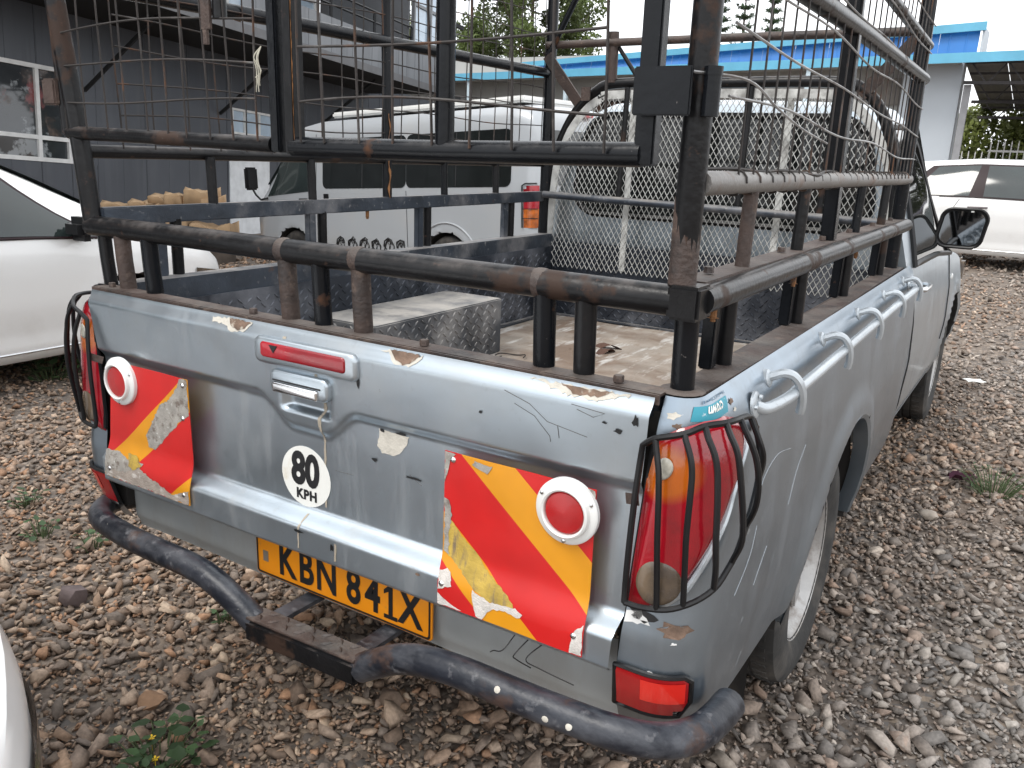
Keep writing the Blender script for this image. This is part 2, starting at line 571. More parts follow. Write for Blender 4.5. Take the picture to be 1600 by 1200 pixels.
# painted panel under the tailgate
mb = MB()
mb.grid(lambda x, z: (x, .040 + .012 * (1 - smoothstep(.50, .53, z)) + .002 * math.sin(x * 9), z), np.linspace(-.70, .70, 60), np.linspace(.495, .665, 14))
pt('lower_rear_panel', mb, mat('lower_panel_paint', (.40, .43, .44), .45, .3, vary=.1, layers=[((.24, .21, .18), 4, .5, .8, .7, {'amount': .6, 'stretch': (2, 2, .6)})]))


def on_gate(x, z, off):
    return (x, ytg(x, z) - off, z)


def decal(name, poly, m, parent, off=.0012, fn=on_gate, jag=0.0, sub=None):
    """thin flake that follows the tailgate surface; outline roughened"""
    pts = []
    k = len(poly)
    for i in range(k):
        a, b = poly[i], poly[(i + 1) % k]
        n = sub or max(2, int(math.dist(a, b) / .006))
        for q in range(n):
            t = q / n
            pts.append((a[0] + (b[0] - a[0]) * t + random.uniform(-jag, jag), a[1] + (b[1] - a[1]) * t + random.uniform(-jag, jag)))
    bm = bmesh.new()
    vs = [bm.verts.new((p[0], p[1], 0)) for p in pts]
    bm.faces.new(vs)
    # cut along a lattice so that the flake can follow the relief
    xs_ = [p[0] for p in pts]
    zs2 = [p[1] for p in pts]
    st = .02
    for ax, (lo, hi) in ((0, (min(xs_), max(xs_))), (1, (min(zs2), max(zs2)))):
        q = math.ceil(lo / st) * st
        stt = st if ax == 0 else .010
        while q < hi:
            co = [0, 0, 0]
            co[ax] = q
            no = [0, 0, 0]
            no[ax] = 1
            bmesh.ops.bisect_plane(bm, geom=bm.verts[:] + bm.edges[:] + bm.faces[:], plane_co=co, plane_no=no)
            q += stt
    bmesh.ops.triangulate(bm, faces=bm.faces[:])
    bm.verts.index_update()
    d = MB()
    d.add([fn(v.co.x, v.co.y, off) for v in bm.verts], [tuple(v.index for v in f.verts) for f in bm.faces])
    bm.free()
    return pt(name, d, m, parent, 60)


def blob(cx, cz, rx, rz, n=14, wob=.25, seed=0):
    r = random.Random(seed)
    return [(cx + rx * (1 + r.uniform(-wob, wob)) * math.cos(2 * math.pi * i / n), cz + rz * (1 + r.uniform(-wob, wob)) * math.sin(2 * math.pi * i / n)) for i in range(n)]


# bare filler and rusty chips along the top edge, scratches on the panel
decal('paint_chip', [(-.29, 1.122), (-.165, 1.124), (-.175, 1.108), (-.20, 1.100), (-.225, 1.098), (-.245, 1.108), (-.285, 1.112)], filler, tailgate, .0012, jag=.003)
decal('rust_patch', [(-.235, 1.1235), (-.170, 1.1235), (-.185, 1.108), (-.208, 1.104), (-.225, 1.110)], bare_patch, tailgate, .0022, jag=.002)
decal('paint_chip', [(.185, 1.122), (.285, 1.122), (.275, 1.106), (.255, 1.099), (.232, 1.100), (.215, 1.112)], filler, tailgate, .0012, jag=.003)
decal('rust_patch', [(.212, 1.1235), (.278, 1.1235), (.266, 1.108), (.248, 1.103), (.228, 1.107)], bare_patch, tailgate, .0022, jag=.002)
decal('paint_chip', [(.51, 1.122), (.70, 1.124), (.672, 1.114), (.63, 1.107), (.585, 1.108), (.55, 1.116)], filler, tailgate, .0012, jag=.003)
decal('rust_patch', [(.572, 1.1235), (.668, 1.1235), (.645, 1.114), (.60, 1.111)], bare_patch, tailgate, .0022, jag=.002)
decal('filler_patch', [(.172, .958), (.245, .955), (.238, .935), (.222, .915), (.205, .908), (.178, .909), (.165, .922), (.170, .94)], filler, tailgate, .0012, jag=.0015)
for i, (p, c) in enumerate([(blob(.685, 1.065, .008, .004, 9, .4, 1), ink), (blob(.66, 1.075, .004, .002, 8, .4, 2), ink), (blob(.714, 1.088, .005, .010, 9, .5, 3), ink), (blob(.18, .955, .006, .004, 8, .4, 4), ink),
                            (blob(.225, .957, .012, .003, 8, .4, 5), ink), (blob(-.02, .70, .014, .003, 9, .5, 6), ink), (blob(.075, .69, .006, .008, 9, .5, 7), ink), (blob(.16, .89, .008, .004, 8, .5, 8), ink),
                            (blob(.255, .873, .022, .003, 10, .4, 9), ink), (blob(.135, 1.05, .004, .014, 9, .5, 10), ink), (blob(.42, 1.045, .004, .003, 7, .4, 11), ink), (blob(.30, .70, .006, .003, 7, .4, 12), bare_patch), (blob(-.45, .70, .004, .006, 7, .4, 13), ink)]):
    decal('paint_chip', p, c, tailgate, .0015, sub=1)
mb = MB()
for path in ([(.47, 1.095), (.52, 1.08), (.555, 1.055), (.60, 1.048), (.63, 1.043)], [(.575, 1.052), (.578, 1.03)], [(.49, 1.075), (.53, 1.06), (.56, 1.03), (.562, 1.02)], [(.245, .878), (.275, .862)], [(.60, 1.095), (.66, 1.09), (.64, 1.08), (.61, 1.088)], [(.05, .84), (.10, .842)]):
    mb.tube([on_gate(x, z, .0004) for x, z in path], .0006, 5)
pt('scratches', mb, scratch_grey, tailgate, kind='stuff')
for (x, z0, z1, w) in ((.022, .75, 1.05, .0035), (-.02, .66, .73, .003), (.085, .66, .70, .004), (-.065, 1.05, 1.11, .006), (.02, .93, 1.06, .004)):
    decal('rust_streak', [(x - w, z0), (x + w * .6, z0), (x + w, z1), (x - w * .5, z1)], mat('rust_streak_stain', (.40, .35, .28), .6, .2, vary=.2), tailgate, .0008, jag=.001)

# high-mounted brake lamp and handle
def rrect(x0, x1, z0, z1, r, n=5):
    out = []
    for cx, cz, a0 in ((x1 - r, z1 - r, 0), (x0 + r, z1 - r, 90), (x0 + r, z0 + r, 180), (x1 - r, z0 + r, 270)):
        for k in range(n + 1):
            a = math.radians(a0 + 90 * k / n)
            out.append((cx + r * math.cos(a), cz + r * math.sin(a)))
    return out


def plate(poly, y0, y1, bev=.004):
    """rounded plate on the xz plane with a soft outer edge"""
    b = MB()
    cx = sum(p[0] for p in poly) / len(poly)
    cz = sum(p[1] for p in poly) / len(poly)
    w = max(p[0] for p in poly) - min(p[0] for p in poly)
    h = max(p[1] for p in poly) - min(p[1] for p in poly)
    k = len(poly)
    rings = [(1.0, 1.0, y0), (1.0, 1.0, y1 + bev), (1 - .6 * bev / w, 1 - .6 * bev / h, y1 + bev * .35), (1 - 2 * bev / w, 1 - 2 * bev / h, y1)]
    for sx, sz, y in rings:
        b.v.extend([(cx + (p[0] - cx) * sx, y, cz + (p[1] - cz) * sz) for p in poly])
    for q in range(len(rings) - 1):
        for i in range(k):
            j = (i + 1) % k
            b.f.append((q * k + i, q * k + j, (q + 1) * k + j, (q + 1) * k + i))
    b.f.append(tuple((len(rings) - 1) * k + i for i in range(k)))
    return b


pt('brake_light_housing', plate(rrect(-.142, .140, 1.048, 1.105, .016), .0, -.026, .008), silver, tailgate)
pt('brake_light_lens', plate(rrect(-.118, .115, 1.064, 1.096, .008), -.02, -.0295, .003), red_lens, tailgate, label='long red brake light with a cracked end')
mb = MB()
mb.prism([(-.090, -.0300, 1.092), (-.066, -.0300, 1.092), (-.078, -.0300, 1.076)], (0, -.0008, 0))
pt('lens_crack', mb, ink, tailgate)
pt('handle_bezel', plate(rrect(-.100, .062, .992, 1.040, .014), .0, -.024, .006), silver, tailgate)
pt('tailgate_handle', plate(rrect(-.086, .040, .994, 1.016, .004), -.02, -.032, .005), chrome, tailgate, label='chrome tailgate pull handle')
mb = MB()
mb.box((-.088, -.0262, 1.0175), (.046, -.0235, 1.0205))
pt('handle_gap', mb, ink, tailgate)


# ------------------------------------------------------------------ speed sticker
def on_gate_grid(u, v):
    return on_gate(u, v, .0014)


SX, SZ, SR = -.035, .806, .0735
mb = MB()
n = 48
rings = [0, .25, .5, .75, 1.0]
mb.v.append(on_gate(SX, SZ, .0014))
for r in rings[1:]:
    for i in range(n):
        a = 2 * math.pi * i / n
        mb.v.append(on_gate(SX + SR * .97 * r * math.cos(a), SZ + SR * .92 * r * math.sin(a), .0014))
for i in range(n):
    mb.f.append((0, 1 + i, 1 + (i + 1) % n))
for q in range(len(rings) - 2):
    for i in range(n):
        j = (i + 1) % n
        mb.f.append((1 + q * n + i, 1 + (q + 1) * n + i, 1 + (q + 1) * n + j, 1 + q * n + j))
sticker = pt('speed_sticker', mb, sticker_white, tailgate, label='round white 80 KPH speed sticker')


def lettering(name, s, size, cx, cz, fn, m, parent, bold=0.0, sx=1.0, rot=0.0, spacing=1.0):
    t = text_mesh(s, size, bold, 0, sx, spacing)
    out = MB()
    ca, sa = math.cos(rot), math.sin(rot)
    out.add([fn(cx + x * ca - y * sa, cz + x * sa + y * ca) for x, y, _ in t.v], t.f)
    return pt(name, out, m, parent, 0)


lettering('sticker_number', '80', .098, SX - .001, SZ + .012, lambda x, z: on_gate(x, z, .0022), ink, tailgate, bold=.0042, sx=.82)
lettering('sticker_unit', 'KPH', .030, SX + .002, SZ - .042, lambda x, z: on_gate(x, z, .0022), ink, tailgate, bold=.0014, sx=1.0, spacing=1.1)


# ------------------------------------------------------------------ striped rear boards
def stripe_mat(name, k, c0, period, width):
    m, nt, b = new_mat(name)
    N, Lk = nt.nodes, nt.links
    co = N.new('ShaderNodeTexCoord')
    sp = N.new('ShaderNodeSeparateXYZ')
    Lk.new(co.outputs['Object'], sp.inputs[0])
    m1 = N.new('ShaderNodeMath')
    m1.operation = 'MULTIPLY_ADD'
    m1.inputs[1].default_value = k
    Lk.new(sp.outputs['X'], m1.inputs[0])
    Lk.new(sp.outputs['Z'], m1.inputs[2])
    m2 = N.new('ShaderNodeMath')
    m2.operation = 'SUBTRACT'
    Lk.new(m1.outputs[0], m2.inputs[0])
    m2.inputs[1].default_value = c0
    m3 = N.new('ShaderNodeMath')
    m3.operation = 'FLOORED_MODULO'
    Lk.new(m2.outputs[0], m3.inputs[0])
    m3.inputs[1].default_value = period
    m4 = N.new('ShaderNodeMath')
    m4.operation = 'LESS_THAN'
    Lk.new(m3.outputs[0], m4.inputs[0])
    m4.inputs[1].default_value = width
    nz = N.new('ShaderNodeTexNoise')
    nz.inputs['Scale'].default_value = 12
    Lk.new(co.outputs['Object'], nz.inputs['Vector'])
    mx = N.new('ShaderNodeMixRGB')
    Lk.new(m4.outputs[0], mx.inputs[0])
    mx.inputs[1].default_value = (.66, .013, .012, 1)
    mx.inputs[2].default_value = (.80, .33, .008, 1)
    m5 = N.new('ShaderNodeMixRGB')
    m5.blend_type = 'MULTIPLY'
    m5.inputs[0].default_value = .35
    Lk.new(mx.outputs[0], m5.inputs[1])
    Lk.new(nz.outputs['Fac'], m5.inputs[2])
    Lk.new(m5.outputs[0], b.inputs['Base Color'])
    b.inputs['Roughness'].default_value = .38
    b.inputs['Coat Weight'].default_value = .25
    return m


def board_y(x, z):
    # sheet metal bent over the lip, slightly buckled
    y = -.023 - .016 * smoothstep(.775, .695, z)
    return y + .0008 * math.sin(x * 31 + z * 17)


def board(x0, x1, z0, z1, m, label, skew=0.0):
    us = np.linspace(0, 1, 24)
    vs_ = np.linspace(0, 1, 40)
    b = MB()

    def P(u, v, d=0.0):
        x = x0 + (x1 - x0) * u + skew * (1 - v) * (1 - u)
        z = z0 + (z1 - z0) * v
        return (x, board_y(x, z) - d, z)
    b.grid(lambda u, v: P(u, v, .0012), us, vs_)
    b.grid(lambda u, v: P(u, v, -.0008), us, vs_)
    for (ua, ub, va, vb) in ((0, 1, 0, 0), (0, 1, 1, 1), (0, 0, 0, 1), (1, 1, 0, 1)):
        b.grid(lambda t, d: P(ua + (ub - ua) * t, va + (vb - va) * t, d), np.linspace(0, 1, 24), [-.0008, .0012])
    return pt('striped_board', b, m, tailgate, 50, label)


def on_board(x, z, off):
    return (x, board_y(x, z) - .0012 - off, z)


KR = .835
bR = board(.353, .660, .660, .962, stripe_mat('stripes_right', KR, 1.288, .245, .095), 'red and yellow striped reflective board with its lower inner corner peeled')
KL = -.84
bL = board(-.652, -.365, .668, .968, stripe_mat('stripes_left', KL, 1.198, .247, .092), 'red and yellow striped reflective board with large peeled grey patches', -.040)
# peeled film on the right board
F = .0006
decal('peeled_film', [(.356, .835), (.372, .829), (.40, .80), (.43, .778), (.45, .757), (.475, .742), (.505, .722), (.522, .706), (.50, .700), (.46, .702), (.43, .715), (.405, .735), (.375, .755), (.356, .765)], peel_yellow, tailgate, F, on_board, .0018)
decal('peeled_film', [(.354, .870), (.366, .868), (.372, .84), (.366, .80), (.368, .76), (.357, .765)], peel_grey, tailgate, F * 2, on_board, .0018)
decal('peeled_film', [(.43, .712), (.47, .700), (.525, .706), (.542, .698), (.53, .690), (.505, .694), (.475, .688), (.455, .662), (.44, .664), (.435, .69)], flake_white, tailgate, F * 2, on_board, .002)
decal('peeled_film', [(.354, .728), (.372, .735), (.382, .724), (.385, .706), (.372, .70), (.355, .69)], flake_white, tailgate, F * 2, on_board, .002)
decal('peeled_film', [(.354, .684), (.39, .667), (.41, .663), (.354, .661)], flake_white, tailgate, F * 2, on_board, .001)
decal('peeled_film', [(.42, .957), (.458, .954), (.448, .938), (.43, .943), (.416, .95)], peel_grey, tailgate, F * 2, on_board, .0018)
decal('peeled_film', [(.354, .961), (.378, .961), (.366, .947), (.360, .92), (.354, .90)], peel_grey, tailgate, F * 2, on_board, .0012)
decal('peeled_film', [(.635, .961), (.659, .961), (.659, .93), (.648, .945)], peel_grey, tailgate, F * 2, on_board, .0012)
decal('peeled_film', [(.640, .70), (.659, .72), (.659, .662), (.636, .662)], flake_white, tailgate, F * 2, on_board, .0014)
# peeled film on the left board
decal('peeled_film', [(-.366, .967), (-.394, .966), (-.402, .945), (-.418, .928), (-.44, .905), (-.468, .892), (-.49, .862), (-.51, .832), (-.532, .802), (-.525, .772), (-.50, .772), (-.474, .795), (-.44, .828), (-.405, .858), (-.366, .885)], peel_grey, tailgate, F, on_board, .002)
decal('peeled_film', [(-.688, .735), (-.64, .742), (-.60, .728), (-.575, .735), (-.54, .728), (-.565, .705), (-.60, .692), (-.689, .669)], peel_grey, tailgate, F, on_board, .002)
decal('peeled_film', [(-.565, .715), (-.52, .706), (-.46, .692), (-.425, .680), (-.40, .692), (-.366, .703), (-.366, .669), (-.689, .669), (-.66, .69), (-.60, .695)], peel_tan, tailgate, F * 2, on_board, .003)
decal('peeled_film', [(-.600, .742), (-.57, .745), (-.545, .722), (-.575, .705), (-.592, .715)], peel_yellow, tailgate, F * 3, on_board, .0018)
mb = MB()
for (x, z) in ((.372, .948), (.362, .704), (.642, .695), (-.382, .952), (-.384, .690), (-.67, .69), (-.39, .872)):
    p = Vector(on_board(x, z, 0))
    mb.lathe([(.0, .0035), (.0035, .0033), (.0058, .0016), (.0062, 0)], p, (0, -1, 0), 12)
pt('board_rivets', mb, chrome, tailgate, kind='stuff')


def reflector(cx, cz):
    c = Vector(on_board(cx, cz, .0003))
    R0 = .0585
    b = MB()
    b.lathe([(R0, 0), (R0, .008), (R0 - .003, .011), (R0 - .012, .012), (R0 - .014, .019), (R0 - .017, .021), (R0 - .020, .019), (R0 - .0205, .012)], c, (0, -1, 0), 48)
    ring = pt('reflector_ring', b, white_paint, tailgate)
    b = MB()
    b.lathe([(R0 - .020, .012), (R0 - .024, .0165), (R0 - .04, .0185), (.0001, .0195)], c, (0, -1, 0), 48)
    pt('reflector_lens', b, red_reflector, tailgate)
    b = MB()
    for a in (28, 152, 270):
        q = c + Vector((math.cos(math.radians(a)) * (R0 - .0065), -.0118, math.sin(math.radians(a)) * (R0 - .0065)))
        b.lathe([(.0001, .002), (.002, .0018), (.0036, .001), (.004, 0)], q, (0, -1, 0), 10)
    pt('reflector_screws', b, chrome, tailgate, kind='stuff')


reflector(.611, .914)
reflector(-.609, .924)

# ------------------------------------------------------------------ number plate
PY = .024
np_c = (.037, .578)
mb = MB()
mb.add(plate([(np_c[0] + x, np_c[1] + z) for x, z in rrect(-.256, .256, -.058, .058, .008)], PY + .004, PY - .001, .0015).v, plate([(np_c[0] + x, np_c[1] + z) for x, z in rrect(-.256, .256, -.058, .058, .008)], PY + .004, PY - .001, .0015).f)
nplate = pt('number_plate', mb, plate_yellow, label='yellow number plate reading KBN 841X')
b_out = rrect(-.253, .253, -.055, .055, .008)
b_in = rrect(-.2485, .2485, -.0505, .0505, .006)
mb = MB()
k = len(b_out)
mb.v = [(np_c[0] + x, PY - .0022, np_c[1] + z) for x, z in b_out + b_in]
mb.f = [(i, (i + 1) % k, k + (i + 1) % k, k + i) for i in range(k)]
pt('plate_border', mb, ink, nplate, 0)
for ch, gx in (('K', -.118), ('B', -.058), ('N', .004), ('8', .083), ('4', .137), ('X', .238)):
    lettering('plate_letter', ch, .112, gx, np_c[1] - .004, lambda x, z: (x, PY - .0024, z), ink, nplate, bold=.0030, sx=.74)
mb = MB()
mb.prism([(.186 + x, PY - .0024, np_c[1] - .004 + z) for x, z in ((-.0055, -.030), (-.018, -.030), (-.018, -.039), (.018, -.039), (.018, -.030), (.0055, -.030), (.0055, .039), (-.004, .039), (-.018, .026), (-.018, .016), (-.0055, .024))], (0, .0006, 0))
pt('plate_letter', mb, ink, nplate, 0)
mb = MB()
mb.box((np_c[0] - .232, PY - .0024, np_c[1] - .022), (np_c[0] - .216, PY - .0012, np_c[1] + .004))
pt('plate_hologram', mb, mat('hologram', (.24, .21, .18), .4, .3), nplate)
mb = MB()
mb.box((np_c[0] - .20, PY - .0024, np_c[1] + .045), (np_c[0] - .23, PY - .0012, np_c[1] + .052))
pt('plate_flag_strip', mb, mat('plate_green', (.06, .22, .03), .5), nplate)

# ------------------------------------------------------------------ bed side panels with wheel arch
_zk = [.38, .46, .55, .65, .80, .92, 1.02, 1.08, 1.11, 1.128]
_xk = [.802, .822, .836, .845, .850, .846, .836, .824, .812, .796]


def xs(z):
    return float(np.interp(z, _zk, _xk))


_y0z = [.5, .56, .65, .72, .8, 1.0, 1.08, 1.128]
_y0y = [.05, .012, -.014, -.014, .0, .004, .008, .022]


def y0(z):
    return float(np.interp(z, _y0z, _y0y))


ARC_Y, ARC_Z, ARC_R = 1.205, .385, .430


def S(s, z, off=0.0, side=1):
    """right-hand rear quarter surface: s runs from the tailgate gap round the corner and forward"""
    a = xe(z) + .008
    X, Y = xs(z), y0(z)
    rc = min(.085, max(.035, X - a - .012))
    l1 = X - rc - a
    if s < l1:
        p, n = (a + s, Y), (0, -1)
    elif s < l1 + rc * math.pi / 2:
        t = (s - l1) / rc
        p, n = (X - rc + rc * math.sin(t), Y + rc - rc * math.cos(t)), (math.sin(t), -math.cos(t))
    else:
        p, n = (X, Y + rc + (s - l1 - rc * math.pi / 2)), (1, 0)
    return Vector((side * (p[0] + n[0] * off), p[1] + n[1] * off, z))


def zbot(y):
    return float(np.interp(y, [-.05, .05, .12, .3, .5, .75, 1.6, 2.4], [.53, .50, .485, .455, .435, .42, .40, .39]))


def side_panel(side):
    b = MB()
    ss = list(np.linspace(0, .22, 22)) + list(np.linspace(.235, 2.36, 96))
    nz_ = 46
    V = []
    for s in ss:
        yy = S(s, .8).y
        zb = zbot(yy)
        for j in range(nz_):
            V.append(S(s, zb + (1.128 - zb) * j / (nz_ - 1), 0, side))
    F = []
    for i in range(len(ss) - 1):
        for j in range(nz_ - 1):
            q = (i * nz_ + j, (i + 1) * nz_ + j, (i + 1) * nz_ + j + 1, i * nz_ + j + 1)
            c = sum((V[t] for t in q), Vector()) / 4
            if c.y > .3 and math.hypot(c.y - ARC_Y, c.z - ARC_Z) < ARC_R:
                continue
            F.append(q)
    used = {t for q in F for t in q}
    for t in used:
        p = V[t]
        d = math.hypot(p.y - ARC_Y, p.z - ARC_Z)
        if p.y > .3 and d < ARC_R + .012:
            k2 = ARC_R / max(d, 1e-6)
            p.y = ARC_Y + (p.y - ARC_Y) * k2
            p.z = ARC_Z + (p.z - ARC_Z) * k2
        # raised flare round the arch
        d = math.hypot(p.y - ARC_Y, p.z - ARC_Z)
        if p.y > .3 and d < ARC_R + .10 and p.z > .40:
            p.x += side * .014 * (1 - smoothstep(ARC_R + .02, ARC_R + .10, d))
    b.add(V, F)
    # rolled inner edge of the arch
    L = []
    for i in range(33):
        a = math.radians(-2 + 184 * i / 32)
        yy, zz = ARC_Y + ARC_R * math.cos(a), ARC_Z + ARC_R * math.sin(a)
        L.append((yy, zz))
    for dx, dr in ((0.0, 0.0), (-.012, -.006)):
        pass
    n0 = len(b.v)
    for yy, zz in L:
        x = xs(zz) + .014
        k2 = (ARC_R - .012) / ARC_R
        b.v.append((side * x, yy, zz))
        b.v.append((side * (x - .006), ARC_Y + (yy - ARC_Y) * k2, ARC_Z + (zz - ARC_Z) * k2))
        b.v.append((side * (x - .05), ARC_Y + (yy - ARC_Y) * k2, ARC_Z + (zz - ARC_Z) * k2))
    for i in range(len(L) - 1):
        for j in range(2):
            b.f.append((n0 + i * 3 + j, n0 + (i + 1) * 3 + j, n0 + (i + 1) * 3 + j + 1, n0 + i * 3 + j + 1))
    o = pt('bed_side', b, silver_side, smooth=50)
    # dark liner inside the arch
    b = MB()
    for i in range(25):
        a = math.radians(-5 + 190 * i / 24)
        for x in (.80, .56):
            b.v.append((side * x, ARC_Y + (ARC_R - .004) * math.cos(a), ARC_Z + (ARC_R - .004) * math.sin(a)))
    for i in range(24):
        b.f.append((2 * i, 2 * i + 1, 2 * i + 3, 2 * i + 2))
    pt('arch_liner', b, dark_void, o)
    return o


bed_side_r = side_panel(1)
bed_side_l = side_panel(-1)

# rusty plate laid along the bed rails, bolted down
for side, par in ((1, bed_side_r), (-1, bed_side_l)):
    b = MB()
    b.grid(lambda t, w: (side * (.738 + w * (.054 + .004 * math.sin(t * 5))), .05 + t * 2.20, 1.1305 + .0015 * math.sin(t * 9 + w * 3)), np.linspace(0, 1, 40), [0, .5, 1])
    b.grid(lambda t, w: (side * (.722 + w * (.075 + .004 * math.sin(t * 5))), .05 + t * 2.20, 1.120), np.linspace(0, 1, 40), [0, 1])
    b.grid(lambda t, w: (side * (.792 + .004 * math.sin(t * 5)), .05 + t * 2.20, 1.120 + w * (.0105 + .0015 * math.sin(t * 9 + 3))), np.linspace(0, 1, 40), [0, 1])
    b.grid(lambda t, w: (side * .738, .05 + t * 2.20, 1.120 + w * .0105), np.linspace(0, 1, 40), [0, 1])
    pt('rail_cover_plate', b, rust_brown if side > 0 else steel_blue, par)

# ------------------------------------------------------------------ cargo bed
FZ = .765
mb = MB()
mb.grid(lambda x, y: (x, y, FZ + .003 * math.sin(x * 14) * math.sin(y * 5)), np.linspace(-.705, .738, 30), np.linspace(.06, 2.23, 50))
pt('bed_floor', mb, bed_dust)


def lugs(b, o, eu, ev, nu, nv, pitch, lug=.026):
    """raised tread bars in the usual crossed pattern on the plane o + u*eu + v*ev"""
    o, eu, ev = Vector(o), Vector(eu).normalized(), Vector(ev).normalized()
    nn = eu.cross(ev)
    for i in range(nu):
        for j in range(nv):
            c = o + eu * ((i + .5 + .5 * (j % 2)) * pitch) + ev * ((j + .5) * pitch * .62)
            a = math.radians(42 if (i + j) % 2 else -42)
            d = eu * math.cos(a) + ev * math.sin(a)
            w = nn.cross(d)
            L, W, H = lug / 2, .0042, .0034
            b.add([c - d * L, c + w * W - d * L * .2, c + d * L, c - w * W - d * L * .2 + d * 0, c + nn * H - d * L * .55, c + nn * H + d * L * .55],
                  [(0, 3, 4), (3, 2, 5), (3, 5, 4), (2, 1, 5), (1, 0, 4), (1, 4, 5)])


def wall(name, o, eu, ev, lu, lv, m, pitch=.034, flip=False, par=None):
    o, e1, e2 = Vector(o), Vector(eu).normalized(), Vector(ev).normalized()
    nn = e1.cross(e2)
    b = MB()
    b.add([o, o + e1 * lu, o + e1 * lu + e2 * lv, o + e2 * lv, o - nn * .004, o + e1 * lu - nn * .004, o + e1 * lu + e2 * lv - nn * .004, o + e2 * lv - nn * .004],
          [(0, 1, 2, 3), (7, 6, 5, 4), (0, 4, 5, 1), (1, 5, 6, 2), (2, 6, 7, 3), (3, 7, 4, 0)])
    w = pt(name, b, m, par, 0)
    b = MB()
    lugs(b, o + nn * .0002, e1, e2, int(lu / pitch) - 1, int(lv / (pitch * .62)), pitch)
    pt('tread_pattern', b, m, w if par is None else par, 0, kind='stuff')
    return w


wall('bed_wall', (-.70, .075, FZ), (0, 1, 0), (0, 0, 1), 2.15, .315, tread_dark)
wall('bed_wall', (.738, 2.225, FZ), (0, -1, 0), (0, 0, 1), 2.15, .352, tread_dark)
wall('headboard_plate', (-.70, 2.225, FZ), (1, 0, 0), (0, 0, 1), 1.436, .345, tread_dark)
# folded ledge where floor meets the walls
mb = MB()
mb.box((-.70, .08, FZ), (-.672, 2.2, FZ + .012), .003)
mb.box((-.672, 2.196, FZ), (.672, 2.222, FZ + .010), .003)
pt('bed_skirting', mb, steel_blue)
# wheel box
BX0, BX1, BY0, BY1, BZ = -.699, -.445, .70, 1.405, .968
mb = MB()
mb.box((BX0, BY0, FZ), (BX1, BY1, BZ), .004)
wb = pt('wheel_box', mb, tread_dusty)
b = MB()
lugs(b, (BX1 + .0005, BY0 + .01, FZ + .005), (0, 1, 0), (0, 0, 1), 19, 9, .034)
lugs(b, (BX0 + .01, BY0 - .0005, FZ + .005), (1, 0, 0), (0, 0, 1), 6, 9, .034)
pt('tread_pattern', b, tread_dusty, wb, 0, kind='stuff')
# loose scraps on the floor
for (x, y, r, rz) in ((-.16, 1.74, .035, .3), (-.13, 1.66, .028, 1.2)):
    b = MB()
    b.grid(lambda u, v: Vector((x, y, FZ + .006)) + rot_z(rz) @ Vector((u * r * 1.6, v * r * (1 - .5 * u * u), .010 * math.cos(u * 3 + v * 2))), np.linspace(-1, 1, 7), np.linspace(-.5, .5, 5))
    sc = obj('leather_scrap', b, mat('brown_scrap', (.09, .045, .03), .8))
    tag(sc, 'small curled brown scrap on the dusty bed floor, ' + ('the upper of two' if y > 1.7 else 'the lower of two'), 'scrap', 'scraps on the bed floor')
b = MB()
b.tube([(-.36 + .05 * math.cos(t), 1.35 + .04 * math.sin(t * 1.3), FZ + .008 + .004 * math.sin(3 * t)) for t in np.linspace(0, 4.2, 20)], .0022, 5)
tag(obj('wire_loop', b, wire_m), 'bent loop of thin wire beside the wheel box', 'wire')

# ------------------------------------------------------------------ rear lamps and their guards
def smax(z):
    # lens reach round the corner: a long diagonal edge
    yv = float(np.interp(z, [.768, .785, .816, .90, .96, 1.0, 1.03, 1.056, 1.09], [.022, .050, .080, .118, .150, .188, .218, .216, .19]))
    return yv


def ltop(s):
    return float(np.interp(s, [0, .018, .036, .07, .12, .18, .22], [1.054, 1.072, 1.084, 1.095, 1.094, 1.080, 1.054]))


def lamp(side):
    b = MB()
    nu, nz_ = 26, 40
    zt_, zb_ = 1.056, .768
    for j in range(nz_):
        z = zb_ + (zt_ - zb_) * j / (nz_ - 1)
        sm = smax(z)
        ztilt = 0
        for i in range(nu):
            u = i / (nu - 1)
            e = min(1, 6 * min(u + .02, 1 - u)) * min(1, 5 * min(j / (nz_ - 1), 1 - j / (nz_ - 1)) + .0)
            off = .003 + .017 * math.sqrt(max(0, e))
            zz = z + (ltop(u * sm) - 1.056) * smoothstep(.88, 1.056, z)
            b.v.append(S(u * sm, zz, off, side))
    for j in range(nz_ - 1):
        for i in range(nu - 1):
            b.f.append((j * nu + i, j * nu + i + 1, (j + 1) * nu + i + 1, (j + 1) * nu + i))
    L = pt('tail_light', b, tail_lens, smooth=70, label='red tail light behind a black wire guard')

    def patch(name, cs, cz, rs, rz, m, off):
        q = MB()
        n = 28
        q.v.append(S(cs, cz, off, side))
        for k in (.5, .85, 1.0):
            for i in range(n):
                a = 2 * math.pi * i / n
                q.v.append(S(max(.004, cs + rs * k * math.cos(a)), cz + rz * k * math.sin(a), off - .002 * (k > .9), side))
        for i in range(n):
            q.f.append((0, 1 + i, 1 + (i + 1) % n))
            for k in range(2):
                q.f.append((1 + k * n + i, 1 + (k + 1) * n + i, 1 + (k + 1) * n + (i + 1) % n, 1 + k * n + (i + 1) % n))
        pt(name, q, m, L)
    patch('reversing_lens', .046, .828, .033, .038, clear_lens, .0225)
    patch('broken_hole', .026, 1.022, .011, .018, mat('cracked_clear_plastic', (.42, .40, .34), .2, 0, coat=.5, vary=.4, vscale=60), .0240)
    # painted diagonal edge
    q = MB()
    q.tube([S(smax(z) + .008, z, .005, side) for z in np.linspace(.775, 1.045, 26)], .0065, 8)
    pt('lamp_bezel', q, silver_tube, L)
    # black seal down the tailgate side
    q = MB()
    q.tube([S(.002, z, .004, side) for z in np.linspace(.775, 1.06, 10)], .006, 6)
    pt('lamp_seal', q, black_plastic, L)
    return L


